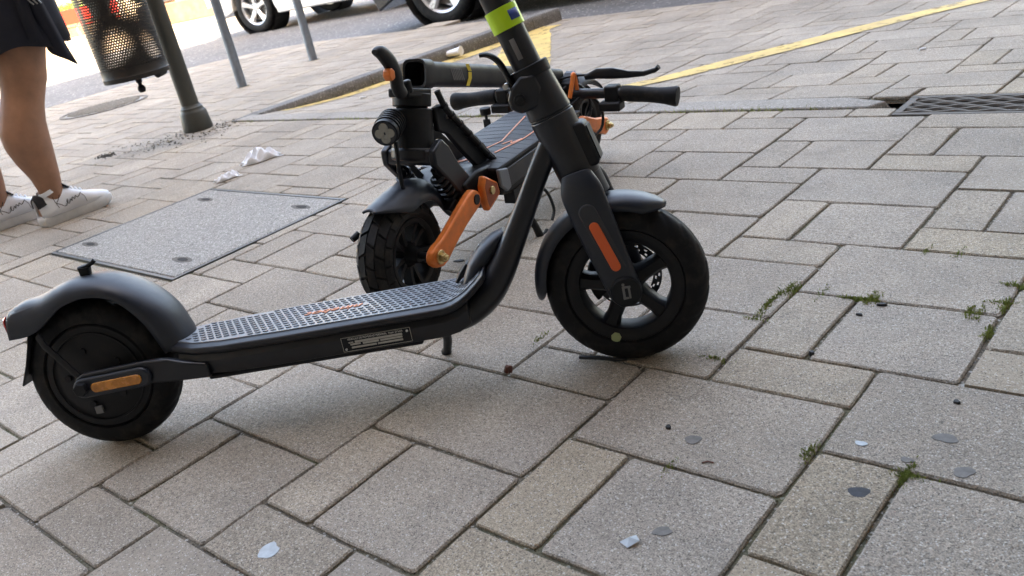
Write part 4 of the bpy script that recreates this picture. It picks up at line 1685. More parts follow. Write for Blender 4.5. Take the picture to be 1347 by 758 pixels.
# frame cable laced along the neck plate
m = M()
c_ = spl([(-.150, .044, .385), (-.160, .050, .350), (-.195, .051, .312), (-.240, .050, .266), (-.285, .050, .218), (-.312, .052, .196), (-.336, .055, .192)], 30)
m.tube(c_, .0062, n=9)
fc = m.obj('frame_cable', 'blackmatt', S2)
for k in range(8):
    i = 4 + 3 * k
    p, q = c_[i], c_[i + 1]
    m = M()
    m.cyl(p, p + (q - p) * .5, .0078, n=10)
    m.obj('cable_sleeve', 'black', fc)
# kickstand
m = M()
m.box((-.318, .082, .122), (.05, .026, .03))
m.tube([(-.320, .084, .118), (-.332, .092, .080), (-.350, .104, .030), (-.357, .108, .006)], [.0095, .0085, .008, .009], n=12)
m.tube([(-.357, .108, .006), (-.372, .112, .0045), (-.384, .112, .010)], [.007, .006, .005], n=10)
ks = m.obj('kickstand', 'blackmatt', S2)
m = M()
m.cyl((-.318, .094, .118), (-.318, .0985, .118), .006, n=12)
m.obj('kickstand_bolt', 'steel', ks)
m = M()
m.tube(spl([(-.36, .09, .135), (-.395, .115, .10), (-.405, .125, .055), (-.385, .128, .035)], 16), .0035, n=7)
m.obj('charging_cable', 'blackmatt', S2)


# ------------------------------------------------------------------ street furniture
t = empty('lamp_pole', (-4.12, 2.16, 0))
tag(t, 'dark grey-green round steel pole with stepped collar base carrying the litter bin', 'pole')
m = M()
m.cyl((0, 0, .10), (0, 0, 4.2), .043, .038, n=28)
m.obj('shaft', 'pole', t)
m = M()
m.lathe([(0, 0), (.072, 0), (.074, .012), (.066, .088), (.060, .096), (.055, .104), (.055, .112), (.050, .117), (.046, .126), (0, .126)], 32, axis='z', closed=False)
m.obj('base_collar', 'pole', t)

t = empty('litter_bin', (-3.935, 1.865, .335))
tag(t, 'brown-black perforated metal litter bin hanging on the pole', 'bin')
BH, BR = .60, .140
m = M()
rows, cols = 50, 76
vs, fs = [], []
for r_ in range(rows):
    z0, z1 = .052 + r_ * .0108, .052 + (r_ + 1) * .0108
    for c in range(cols):
        off = .5 if r_ % 2 else 0
        t0, t1 = 2 * math.pi * (c + off) / cols, 2 * math.pi * (c + 1 + off) / cols
        tm, zm = (t0 + t1) / 2, (z0 + z1) / 2
        k = len(vs)
        rad = lambda z: BR + .012 * z / BH
        P_ = lambda a, z: (rad(z) * math.cos(a), rad(z) * math.sin(a), z)
        q = .25
        dt, dz = (t1 - t0) * q, (z1 - z0) * q * 1.08
        vs += [P_(t0, z0), P_(tm, z0), P_(t1, z0), P_(t1, zm), P_(t1, z1), P_(tm, z1), P_(t0, z1), P_(t0, zm)]
        vs += [P_(tm - dt * .72, zm - dz * .72), P_(tm, zm - dz), P_(tm + dt * .72, zm - dz * .72), P_(tm + dt, zm), P_(tm + dt * .72, zm + dz * .72), P_(tm, zm + dz), P_(tm - dt * .72, zm + dz * .72), P_(tm - dt, zm)]
        fs += [(k + i, k + (i + 1) % 8, k + 8 + (i + 1) % 8, k + 8 + i) for i in range(8)]
m.add(vs, fs)
bk = m.mesh('perforated_basket', 'binmetal', smooth=True, ang=60, fixn=False)
o = bpy.data.objects.new('perforated_basket', bk)
COL.objects.link(o)
o.parent = t
m = M()
m.lathe([(BR + .004, -.002), (BR + .006, .018), (BR + .003, .022), (BR + .003, .052), (BR - .002, .052), (BR - .004, .004), (0, .004), (0, -.002)], 48, axis='z')
m.obj('base_ring', 'binmetal', t)
m = M()
m.lathe([(BR + .010, BH - .01), (BR + .018, BH + .004), (BR + .018, BH + .03), (BR + .008, BH + .03)], 48, axis='z')
m.obj('rim', 'binmetal', t)
m = M()
m.lathe([(0, -.070), (.012, -.068), (.018, -.056), (.016, -.044), (.009, -.036), (.009, -.028), (.014, -.022), (.014, -.002), (0, -.002)], 20, c=(.02, -.01, 0), axis='z', closed=False)
m.obj('lock_knob', 'blackmatt', t)
pd = Vector((-4.12 + 3.935, 2.16 - 1.865, 0)).normalized()
pn_ = Vector((-pd.y, pd.x, 0))
m = M()
m.box(pd * (BR + .06), (.14, .022, .016), Matrix.Rotation(math.atan2(pd.y, pd.x), 3, 'Z'))
m.cyl(pd * (BR + .02) - Vector((0, 0, .022)), pd * (BR + .085) - Vector((0, 0, .018)), .016, n=12)
m.tube([pd * BR + Vector((0, 0, .01)), pd * (BR - .04) + pn_ * .02 - Vector((0, 0, .018)), pd * (BR - .075) + pn_ * .03 - Vector((0, 0, .014))], .004, n=6)
m.obj('lower_bracket', 'blackmatt', t)
m = M()
m.box(pd * (BR + .06) + Vector((0, 0, BH - .03)), (.16, .03, .05), Matrix.Rotation(math.atan2(pd.y, pd.x), 3, 'Z'))
m.obj('upper_bracket', 'blackmatt', t)
m = M()
sd2 = Vector((-.42, -.9, 0)).normalized()
m.tube([sd2 * (BR - .01) + Vector((0, 0, .415)), sd2 * (BR + .045) + Vector((0, 0, .415)), sd2 * (BR + .085) + Vector((0, 0, .415))], [.030, .036, .020], n=16)
m.obj('pivot_boss', 'blackmatt', t)

for k, (x, y, lb, hgt, rad) in enumerate(((-5.15, 3.09, 'galvanised round steel post nearer the litter bin pole', 2.6, .030), (-5.34, 3.82, 'galvanised round steel post standing between the two parked cars', 2.6, .030))):
    t = empty('sign_post', (x, y, 0))
    tag(t, lb, 'post', 'steel posts on the corner pavement')
    m = M()
    m.cyl((0, 0, -.02), (0, 0, hgt), rad, rad, n=24)
    m.obj('post', 'galv', t)
    m = M()
    m.lathe([(rad, .001), (rad + .015, .0015), (rad + .02, -.004), (rad, -.004)], 22, axis='z')
    m.obj('mortar_collar', 'bed', t)


# ------------------------------------------------------------------ cars
def car(name, label, matrix, paint_, wb, length, rear_oh, wr, spokes, zs=.20):
    t = empty(name, mat=matrix)
    tag(t, label, 'car', 'cars parked at the roadside')
    W2 = .87
    x0, x1 = -rear_oh, length - rear_oh
    ar = wr + .055

    def arch(c):
        return [(c + ar * math.cos(a), max(zs, wr + ar * math.sin(a))) for a in [math.pi - math.pi * i / 14 for i in range(15)]]
    low = [(x0 + .10, zs + .04)] + arch(0) + [(ar + .05, zs)] + [(wb - ar - .05, zs)] + arch(wb) + [(x1 - .12, zs + .03)]
    up_ = [(x1 - .02, .42), (x1 - .01, .60), (x1 - .14, .74), (x1 - .75, .90), (x1 - 1.0, .95), (x0 + .30, .98), (x0 + .03, .93), (x0, .62), (x0 + .02, .40)]
    m = M()
    ring = low + up_
    st = [(-W2 + .03, .985), (-W2, 1.0), (-W2 * .5, 1.0), (W2 * .5, 1.0), (W2, 1.0), (W2 - .03, .985)]
    rings = []
    cx_, cz_ = (x0 + x1) / 2, .55
    for y, s in ((-W2 - .0, .995), (-W2 + .05, 1.0), (W2 - .05, 1.0), (W2, .995)):
        rings.append([(cx_ + (x - cx_) * s, y, cz_ + (z - cz_) * s if z > .36 else z) for x, z in ring])
    m.loft(rings)
    body_ = m.obj('body', paint_, t, bevel=.02, seg=3, ang=30)
    # cabin
    m = M()
    cab = [(x0 + .10, .95), (x0 + .42, 1.42), (x0 + 1.0, 1.50), (x0 + 2.0, 1.49), (x1 - 1.55, 1.36), (x1 - .86, .93)]
    m.loft([[(x, -W2 + .06 + .22 * (z - .93) / .5, z) for x, z in cab], [(x, W2 - .06 - .22 * (z - .93) / .5, z) for x, z in cab]])
    m.obj('cabin_glass', 'glass', t, bevel=.03)
    m = M()
    rf_ = [(x0 + .36, 1.41), (x0 + .62, 1.50), (x0 + 1.1, 1.525), (x0 + 2.0, 1.515), (x1 - 1.62, 1.40), (x1 - 1.66, 1.36), (x0 + 2.0, 1.475), (x0 + 1.1, 1.48)]
    m.prism(rf_, -W2 + .27, W2 - .27, 'xz')
    m.obj('roof', paint_, t, bevel=.02)
    for s in (-1, 1):
        for px_ in (x0 + .95, x0 + 2.0):
            m = M()
            m.tube([(px_, s * (W2 - .055), .94), (px_ - .06, s * (W2 - .27), 1.48)], .03, n=6)
            m.obj('pillar', paint_, t)
        m = M()
        m.box(((wb) / 2, s * (W2 - .005), zs + .04), (wb - 2 * ar - .1, .03, .07))
        m.obj('sill', paint_ if paint_ == 'white_car' else 'under', t, bevel=.02)
        for dx in (.62, 1.55):
            m = M()
            m.box((dx + .10, s * (W2 + .001), .60), (.006, .004, .62))
            m.obj('door_gap', 'under', t, smooth=False)
            m = M()
            m.box((dx - .05, s * (W2 + .012), .82), (.16, .025, .03))
            m.obj('door_handle', paint_, t, bevel=.006)
        m = M()
        m.tube([(x1 - 1.15, s * (W2 - .02), .95), (x1 - 1.15, s * (W2 + .15), 1.0)], [.05, .09], n=10)
        m.obj('mirror', paint_, t)
        m = M()
        m.box((x1 - .22, s * (W2 - .20), .66), (.30, .34, .13))
        m.obj('headlamp', 'led', t, bevel=.03)
        m = M()
        m.box((x0 + .06, s * (W2 - .16), .78), (.14, .30, .18))
        m.obj('tail_lamp', 'red', t, bevel=.03)
        m = M()
        m.box((x0 + .05, s * (W2 - .13), .36), (.08, .26, .035))
        m.obj('rear_reflector', 'red', t, bevel=.008)
    # underbody and wheel wells
    m = M()
    m.box(((x0 + x1) / 2, 0, .27), (length - .5, 2 * W2 - .5, .16))
    for c in (0, wb):
        for s in (-1, 1):
            m.cyl((c, s * (W2 - .30), wr), (c, s * (W2 - .012), wr), ar + .004, n=30, cap=False)
    m.obj('underbody', 'under', t, smooth=False)
    for c in (0, wb):
        for s in (-1, 1):
            m = M()
            T = Matrix.Translation((c, s * (W2 - .115), wr)) @ (Matrix.Identity(4) if s < 0 else Matrix.Rotation(math.pi, 4, 'Z'))
            rr = wr - .095
            m.lathe([(rr - .022, -.085), (rr, -.098), (rr + .006, -.095), (rr + .004, .09), (rr - .03, .09), (rr - .03, -.06)], 44)
            m.lathe([(0, -.072), (.035, -.072), (.060, -.066), (.066, -.04), (0, -.04)], 28, closed=False)
            for k in range(5):
                a = 2 * math.pi * k / 5 + .3 + c
                for da in ((-.10, .10) if spokes == 'split' else (0,)):
                    e1_, e2_ = Vector((math.cos(a), 0, math.sin(a))), Vector((-math.sin(a), 0, math.cos(a)))
                    wd = .016 if spokes == 'split' else .032
                    rg = []
                    for r_, w_, y_, o_ in ((.05, wd * 1.1, -.068, da * .25), (rr * .55, wd * .9, -.078, da * .5), (rr - .018, wd * 1.35, -.086, da * 1.0)):
                        rg.append([e1_ * r_ + e2_ * (o_ * .35 + sx * w_) + Vector((0, y_ + sy, 0)) for sx, sy in ((-1, .012), (-.6, -.004), (.6, -.004), (1, .012), (1, .03), (-1, .03))])
                    m.loft(rg)
            wh = m.xf(T).obj('wheel', 'alloy', t, ang=40)
            m = M()
            m.lathe([(rr - .004, -.098), (rr + .020, -.108), (wr - .03, -.108), (wr - .006, -.092), (wr, -.07), (wr, .07), (wr - .006, .092), (wr - .04, .105), (rr, .095)], 52)
            m.xf(T).obj('tyre', 'rubber', wh, ang=50)
            m = M()
            m.cyl((0, -.03, 0), (0, -.01, 0), rr * .72, n=30)
            m.xf(T).obj('brake_disc', 'iron', wh)
            for k in range(5):
                m = M()
                a = 2 * math.pi * (k + .5) / 5 + .3 + c
                m.cyl((.042 * math.cos(a), -.074, .042 * math.sin(a)), (.042 * math.cos(a), -.066, .042 * math.sin(a)), .008, n=6)
                m.xf(T).obj('wheel_nut', 'under', wh)
    return t


def car_mat(px, py, ang):
    """near rear wheel contact at (px,py), forward at angle ang"""
    a = R(ang)
    fwd, lft = Vector((math.cos(a), math.sin(a), 0)), Vector((-math.sin(a), math.cos(a), 0))
    o = Vector((px, py, ROAD_Z)) + lft * .76
    return axes(fwd, lft, (0, 0, 1), o)


car('parked_car', 'white parked car with silver five-spoke wheel at the far side of the road', car_mat(-10.55, 6.93, 12), 'white_car', 2.68, 4.30, .74, .315, 'wide')
car('parked_car', 'dark parked car with bright alloy wheel behind the raised kerb', car_mat(-5.62, 5.55, 10), 'dark_car', 2.62, 4.35, .80, .330, 'wide', zs=.15)


# ------------------------------------------------------------------ person on the left: legs, shoes, dark clothes
t = empty('person', (-3.34, 1.08, 0))
tag(t, 'person in navy clothes with bare legs and white sneakers beside the litter bin', 'person')
PO = Vector((-3.34, 1.08, 0))


def ringz(c, rx, ry, n=18):
    return [(c[0] + rx * math.cos(2 * math.pi * k / n), c[1] + ry * math.sin(2 * math.pi * k / n), c[2]) for k in range(n)]


m = M()
legs = {}
for nm, xs_, yo in (('near', -3.225, 0.0), ('far', -3.465, -.105)):
    sgn = 1 if nm == 'near' else -1
    st = [(.035, .00, .000, .030, .045), (.075, .00, .000, .031, .036), (.115, .00, .002, .034, .038), (.165, .00, .000, .040, .044), (.225, .002, -.010, .050, .057), (.285, .004, -.014, .057, .067), (.340, .004, -.008, .058, .069), (.390, .002, .012, .056, .066), (.430, .0, .034, .055, .065), (.470, -.002, .054, .058, .068), (.515, -.004, .066, .063, .071), (.570, -.010, .080, .070, .079), (.640, -.018, .098, .078, .088), (.720, -.026, .112, .086, .096), (.800, -.034, .122, .092, .102), (.875, -.042, .128, .092, .106)]
    rings = [ringz((xs_ + dx * sgn, 1.078 + yo + dy + .012 * min(1, z / .2), z), rx * (1 + .13 * min(1, z / .2)), ry * (1 + .13 * min(1, z / .2))) for z, dx, dy, rx, ry in st]
    m.loft(rings)
    foot = [(-.055, .045, .030, .030), (-.02, .050, .034, .040), (.03, .045, .036, .040), (.09, .036, .040, .030), (.145, .030, .040, .022), (.175, .026, .030, .014)]
    m.loft([[(xs_ + rx * math.cos(2 * math.pi * k / 14), 1.078 + yo + dy, z + rz * math.sin(2 * math.pi * k / 14)) for k in range(14)] for dy, z, rx, rz in foot])
tor = [(.80, 1.20, .165, .125), (.88, 1.205, .178, .130), (.98, 1.21, .160, .115), (1.08, 1.215, .145, .105), (1.20, 1.22, .165, .112), (1.32, 1.225, .180, .110), (1.40, 1.225, .165, .095), (1.45, 1.23, .085, .070), (1.50, 1.24, .055, .055), (1.56, 1.255, .055, .060)]
m.loft([ringz((-3.345, y - .02, z), rx, ry, 22) for z, y, rx, ry in tor])
hd = [(1.53, .045, .050), (1.56, .060, .075), (1.61, .072, .090), (1.66, .077, .096), (1.71, .074, .092), (1.75, .058, .072), (1.775, .030, .038)]
m.loft([ringz((-3.345, 1.262, z), rx, ry, 20) for z, rx, ry in hd])
m.tube([(-3.345, 1.345, 1.665), (-3.345, 1.366, 1.640), (-3.345, 1.350, 1.630)], [.010, .014, .008], n=8)
for s in (-1, 1):
    arm_ = [(-3.345 + s * .165, 1.20, 1.375), (-3.345 + s * .215, 1.19, 1.28), (-3.345 + s * .225, 1.19, 1.12), (-3.345 + s * .215, 1.235, 1.0), (-3.345 + s * .20, 1.315, .93)]
    m.tube(arm_, [.050, .046, .041, .036, .028], n=14)
    m.tube([(-3.345 + s * .20, 1.315, .93), (-3.345 + s * .195, 1.355, .905), (-3.345 + s * .19, 1.395, .885)], [.028, .036, .030], n=12, rb=[.020, .018, .014], ref=(1, 0, 0))
    for q, (dx, ln) in enumerate(((-.026, .060), (-.009, .072), (.008, .068), (.024, .052))):
        b0 = Vector((-3.345 + s * .19 + dx, 1.392, .884))
        m.tube([b0, b0 + Vector((0, ln * .45, -.012)), b0 + Vector((0, ln * .75, -.032))], [.009, .0085, .007], n=8)
    b0 = Vector((-3.345 + s * .19 - s * .030, 1.345, .905))
    m.tube([b0, b0 + Vector((-s * .014, .03, -.006)), b0 + Vector((-s * .012, .052, -.018))], [.011, .010, .008], n=8)
    m.tube([(-3.345 + s * .075, 1.262, 1.665), (-3.345 + s * .084, 1.258, 1.66)], [.018, .014], n=8)
for p in range(len(m.v)):
    m.v[p] = tuple(Vector(m.v[p]) - PO)
bo = m.obj('body', 'skin', t)
q = bo.modifiers.new('one_skin', 'REMESH')
q.mode = 'VOXEL'
q.voxel_size = .009
q.use_smooth_shade = True
q = bo.modifiers.new('relax', 'SMOOTH')
q.factor = .5
q.iterations = 6
# dress with folds; its hem dips at the front
m = M()
rings = []
for k, (z, ry, rx, yc) in enumerate(((1.02, .118, .165, 1.205), (.95, .135, .185, 1.205), (.86, .155, .205, 1.205), (.76, .170, .215, 1.200), (.66, .182, .222, 1.195), (.575, .190, .228, 1.190))):
    ring = []
    for i in range(64):
        a = 2 * math.pi * i / 64
        fo = 1 + (.010 + .034 * k / 5) * math.sin(9 * a + 1.2 * math.sin(2 * a)) * (k / 5)
        dz = -.012 * math.sin(5 * a) * (k / 5)
        ring.append((-3.345 + rx * fo * math.cos(a) - PO.x, yc + ry * fo * math.sin(a) - PO.y, z + dz))
    rings.append(ring)
m.loft(rings, cap0=False, cap1=False)
m.obj('skirt', 'navy', t, solid=.004, ang=80)
m = M()
rings = []
for k, (z, ry, rx) in enumerate(((1.47, .085, .10), (1.42, .105, .178), (1.32, .122, .196), (1.18, .126, .182), (1.06, .122, .172), (.93, .150, .200), (.86, .164, .216))):
    rings.append([(-3.345 + rx * math.cos(2 * math.pi * i / 40) * (1 + .01 * math.sin(7 * i)) - PO.x, 1.205 + ry * math.sin(2 * math.pi * i / 40) - PO.y, z) for i in range(40)])
m.loft(rings, cap0=False, cap1=False)
m.obj('top', 'navy', t, solid=.005, ang=80)
# open jacket tail hanging forward to a point
m = M()
cols_ = []
for i in range(9):
    u = i / 8
    y = 1.175 + .110 * u + .012 * math.sin(u * 7)
    zb = .60 - .085 * u - .05 * max(0, u - .55)
    x = -3.105 + .015 * math.sin(u * 9)
    zt = .98
    cols_.append([(x + (.02 * math.sin(v * 5)) - PO.x, y - .10 * (1 - v) * u - PO.y, zt + (zb - zt) * v) for v in np.linspace(0, 1, 12)])
m.loft(cols_, closed=False)
jt = m.obj('jacket_tail', 'navy', t, solid=.006, ang=80)
m = M()
for k in range(3):
    m.tube(spl([(-3.088 - PO.x, 1.195 + .012 * k - PO.y, .86), (-3.082 - PO.x, 1.205 + .012 * k - PO.y, .80), (-3.084 - PO.x, 1.202 + .014 * k - PO.y, .73), (-3.082 - PO.x, 1.217 + .012 * k - PO.y, .70)], 12), .0022, n=6)
m.obj('jacket_embroidery', 'greymetal', jt)
m = M()
m.loft([ringz((-3.345 - PO.x, 1.262 - .012 - PO.y, z), rx, ry, 20) for z, rx, ry in ((1.50, .075, .060), (1.58, .090, .088), (1.66, .092, .104), (1.73, .086, .102), (1.785, .060, .070), (1.80, .02, .02))])
hr = m.obj('hair', 'hair', t)
hr.location = (0, -.022, .004)
for s in (-1, 1):
    m = M()
    m.tube([(-3.345 + s * .030 - PO.x, 1.352 - PO.y, 1.668), (-3.345 + s * .030 - PO.x, 1.357 - PO.y, 1.668)], [.012, .006], n=10)
    m.obj('eye', 'whiteboard', t)
m = M()
m.tube([(-3.345 - .022 - PO.x, 1.350 - PO.y, 1.602), (-3.345 - PO.x, 1.356 - PO.y, 1.600), (-3.345 + .022 - PO.x, 1.350 - PO.y, 1.602)], [.003, .006, .003], n=8)
m.obj('mouth', 'redplastic', t)


def sneaker(parent, x, y, ang):
    """white sneaker, heel at y, toe forward; its own part under the person"""
    T = Matrix.Translation((x - PO.x, y - PO.y, 0)) @ Matrix.Rotation(ang, 4, 'Z') @ Matrix.Diagonal((.94, 1.0, 1.06, 1))
    outl = [(0, -.030), (-.008, 0), (0, .030), (.05, .034), (.11, .036), (.18, .047), (.225, .044), (.258, .028), (.268, 0), (.258, -.030), (.225, -.045), (.18, -.046), (.11, -.036), (.05, -.034)]
    oo = spl(outl + [outl[0]], 57)[:-1]
    m = M()
    rg = []
    for z, s, f in ((.000, .97, 0), (.004, 1.0, 0), (.020, 1.02, 0), (.030, 1.01, 0), (.034, .97, 0)):
        rg.append([(.13 + (p.x - .13) * s, p.y * s, z + (.012 * max(0, (p.x - .2) / .07) if z < .01 else .004 * max(0, (p.x - .2) / .07))) for p in oo])
    m.loft(rg)
    sole = m.xf(T).obj('sneaker_sole', 'sole', parent, ang=50)
    # upper: rings along the foot
    m = M()
    rg = []
    for px_, hw, zt, crown_ in ((-.002, .022, .090, .9), (.012, .031, .100, .9), (.04, .036, .098, .8), (.075, .037, .092, .6), (.105, .037, .100, .35), (.135, .039, .088, .35), (.165, .043, .074, .45), (.195, .045, .064, .55), (.225, .041, .056, .6), (.248, .030, .049, .6), (.262, .014, .042, .6)):
        ring = []
        for k in range(17):
            a = math.pi * k / 16
            c, s = math.cos(a), math.sin(a)
            ring.append((px_, hw * math.copysign(abs(c) ** .7, c), .030 + (zt - .030) * abs(s) ** crown_))
        rg.append(ring)
    m.loft(rg, closed=False)
    up = m.xf(T).obj('sneaker_upper', 'shoe', parent, solid=.004, ang=60)
    m = M()
    m.loft([[(px_, hw * math.copysign(abs(math.cos(a)) ** .7, math.cos(a)), .030 + (zt - .030) * abs(math.sin(a)) ** .9) for a in [math.pi * k / 16 for k in range(17)]] for px_, hw, zt in ((-.006, .024, .094), (.008, .0335, .106), (.024, .0378, .104))], closed=False)
    m.v = [(a, b, max(c, .066 + .3 * a)) for a, b, c in m.v]
    hc = m.xf(T @ Matrix.Translation((0, 0, 0))).obj('heel_counter', 'blackcloth', up, solid=.003)
    m = M()
    m.tube([(.128, 0, .098), (.105, 0, .118), (.088, 0, .132)], [.024, .025, .020], n=14, rb=[.004, .005, .005], ref=(0, 1, 0))
    m.xf(T).obj('tongue', 'blackcloth', up)
    for k in range(5):
        m = M()
        xx, zz = .112 + .014 * k, .1035 - .0068 * k
        m.tube([(xx, -.026, zz - .014), (xx + .003, 0, zz + .004), (xx, .026, zz - .014)], .0036, n=6)
        m.xf(T).obj('lace', 'shoe', up)
    m = M()
    m.lathe([(.034, -.004), (.038, -.003), (.036, .010), (.032, .011)], 24, axis='z')
    m.xf(T @ Matrix.Translation((.050, 0, .102)) @ Matrix.Rotation(R(-14), 4, 'Y')).obj('sock', 'shoe', up)
    # scribbled signature on the outer side
    yy = -.0425
    strokes = [[(.052, .088), (.053, .070), (.058, .050)], [(.078, .088), (.066, .074), (.056, .066), (.068, .058), (.082, .048), (.092, .056)], [(.092, .056), (.098, .068), (.092, .060), (.098, .052), (.108, .064), (.110, .056)], [(.110, .056), (.116, .068), (.122, .060), (.128, .070), (.134, .062), (.150, .074)]]
    m = M()
    for st_ in strokes:
        m.tube(spl([(a, yy + .006 * max(0, (b - .06) / .03) - .004 * max(0, (a - .1) / .05), b) for a, b in st_], 14), .0012, n=6)
    m.xf(T).obj('signature', 'blackcloth', up)
    m = M()
    m.tube(spl([(.160, -.0465, .040), (.158, -.045, .058), (.150, -.037, .073)], 10), .0012, n=5)
    m.xf(T).obj('panel_seam', 'grey_print', up)
    return up


sneaker(t, -3.225, 1.020, R(91))
sneaker(t, -3.470, .915, R(88))


# ------------------------------------------------------------------ unseen building, wing and awning added behind the viewer to shade the pavement
t = empty('shade_building', (2.4, 0, 0))
tag(t, 'tall building out of view behind the camera, added to shade the street', 'building')
m = M()
m.box((6, 0, 9.0), (12, 120, 18.2))
bw = m.obj('wall', 'facade_dark', t, smooth=False)
m = M()
m.box((5.9, 0, 18.2), (12.6, 120.4, .35))
m.obj('cornice', 'facade', t, bevel=.05)
m = M()
m.prism([(0, 3.35), (-3.0, 3.05), (-3.0, 3.0), (0, 3.30)], -2.9, 2.4, 'xz')
m.obj('awning', 'navy', t, smooth=False)  # unseen awning, sized to block overhead sky and deepen the shadows
m = M()
m.box((-6.0, -8.9, 9.0), (12.0, 12, 18.2))
m.obj('shade_wing', 'facade_dark', t, smooth=False)  # unseen wing added to narrow the sky light
wm = M()
wm.box((0, 0, 0), (.10, 1.1, 1.7))
wmesh = wm.mesh('window', 'winglass', smooth=False)
for fl_ in range(5):
    for k in range(-5, 6):
        o = bpy.data.objects.new('window', wmesh)
        COL.objects.link(o)
        o.parent = t
        o.location = (-.01, k * 2.9, 2.0 + fl_ * 3.3)


# ------------------------------------------------------------------ sunny side of the square, far left
def cafe_chair(x, y, rz, label):
    t = empty('cafe_chair', (x, y, ROAD_Z - .012), rz)
    tag(t, label, 'chair', 'red terrace chairs in the sun')
    m = M()
    m.box((0, 0, .45), (.42, .42, .03))
    m.obj('seat', 'redplastic', t, bevel=.01)
    m = M()
    m.tube([(-.20, 0, .52), (-.24, 0, .85)], [.19, .17], n=10, rb=.015, ref=(0, 1, 0), e=.5)
    m.obj('backrest', 'redplastic', t)
    for sx in (-1, 1):
        for sy in (-1, 1):
            m = M()
            m.cyl((sx * .18, sy * .18, .45), (sx * .21, sy * .21, 0), .014, n=8)
            m.obj('leg', 'greymetal', t)
    return t


def cafe_table(x, y, label):
    t = empty('cafe_table', (x, y, ROAD_Z - .012))
    tag(t, label, 'table', 'terrace tables in the sun')
    m = M()
    m.lathe([(0, .72), (.34, .72), (.35, .735), (.34, .75), (0, .75)], 28, axis='z', closed=False)
    m.obj('table_top', 'greymetal', t)
    m = M()
    m.cyl((0, 0, .02), (0, 0, .72), .025, n=12)
    m.obj('stem', 'greymetal', t)
    m = M()
    m.lathe([(0, .03), (.05, .03), (.22, .005), (.22, 0), (0, 0)], 24, axis='z', closed=False)
    m.obj('foot', 'greymetal', t)


cafe_table(-23.0, 9.9, 'round metal terrace table nearest the bin in the sun')
cafe_table(-28.0, 10.4, 'round metal terrace table farther off in the sun')
chs = [(-22.2, 9.5, 2.6, 'red terrace chair in front of the nearest table'), (-23.7, 10.4, -.6, 'red terrace chair behind the nearest table'), (-22.9, 10.7, -1.5, 'red terrace chair to the right of the nearest table'), (-27.3, 10.0, 2.8, 'red terrace chair in front of the farther table'), (-28.8, 10.6, 0, 'red terrace chair behind the farther table')]
for c in chs:
    cafe_chair(*c)
t = empty('terrace_parasol', (-26.0, 12.6, ROAD_Z - .012))
tag(t, 'open red terrace parasol in the sun behind the bin', 'parasol')
m = M()
m.lathe([(0, 2.75), (1.5, 2.15), (1.5, 2.05), (1.48, 2.12), (0, 2.70)], 8, axis='z')
m.obj('canopy', 'redplastic', t, smooth=False)
m = M()
m.cyl((0, 0, 0), (0, 0, 2.75), .025, n=10)
m.obj('pole', 'whiteboard', t)
m = M()
m.cyl((0, 0, 0), (0, 0, .10), .28, n=18)
m.obj('base', 'greymetal', t)
t = empty('iron_bollard', (-19.3, 8.45, ROAD_Z - .012))
tag(t, 'thin dark bollard on the sunny square left of the bin', 'bollard')
m = M()
m.cyl((0, 0, 0), (0, 0, 1.0), .04, .035, n=14)
m.obj('shaft', 'pole', t)
m = M()
m.lathe([(0, 1.08), (.03, 1.06), (.05, 1.02), (.03, .98), (0, .98)], 14, axis='z', closed=False)
m.obj('cap', 'pole', t)


def leaves(m, c, r, n, rnd, s=.12, flat=.8):
    for _ in range(n):
        while True:
            p = Vector((rnd.uniform(-1, 1), rnd.uniform(-1, 1), rnd.uniform(-1, 1)))
            if p.length < 1:
                break
        p = p * (.55 + .45 * rnd.random())
        q = Vector(c) + Vector((p.x * r, p.y * r, p.z * r * flat))
        a = Vector((rnd.gauss(0, 1), rnd.gauss(0, 1), rnd.gauss(0, 1))).normalized()
        b = a.orthogonal().normalized()
        e = a.cross(b)
        k = s * rnd.uniform(.6, 1.3)
        m.add([q - b * k, q + e * k * .5, q + b * k, q - e * k * .5], [(0, 1, 2, 3)])


rl = random.Random(21)
for x, y, w_, lb, mt in ((-27.5, 14.6, 1.5, 'bright yellow-green bushes in a planter right of the bin', 'leafy'), (-21.0, 11.95, 1.3, 'brown-green shrub in a planter behind the white car', 'leafdark'), (-33.0, 13.6, 2.2, 'low green hedge in a planter behind the terrace tables', 'leafy')):
    t = empty('planter', (x, y, ROAD_Z - .012), .5)
    tag(t, lb, 'planter')
    m = M()
    m.box((0, 0, .25), (w_, .55, .5))
    m.obj('trough', 'terracotta', t, bevel=.02)
    m = M()
    for k in range(int(w_ / .35)):
        leaves(m, (-w_ / 2 + .2 + k * .35, 0, .85), .42, 420, rl, .06)
    m.obj('foliage', mt, t, smooth=False)
t = empty('notice_board', (-19.2, 11.35, ROAD_Z - .012), .9)
tag(t, 'white framed board leaning on two feet beside the brown planter', 'board')
m = M()
m.box((0, 0, .62), (.03, .62, .80))
m.obj('panel', 'whiteboard', t, bevel=.01)
for s in (-1, 1):
    m = M()
    m.tube([(0, s * .26, 1.0), (.18, s * .28, 0)], .02, n=8)
    m.obj('foot', 'whiteboard', t)
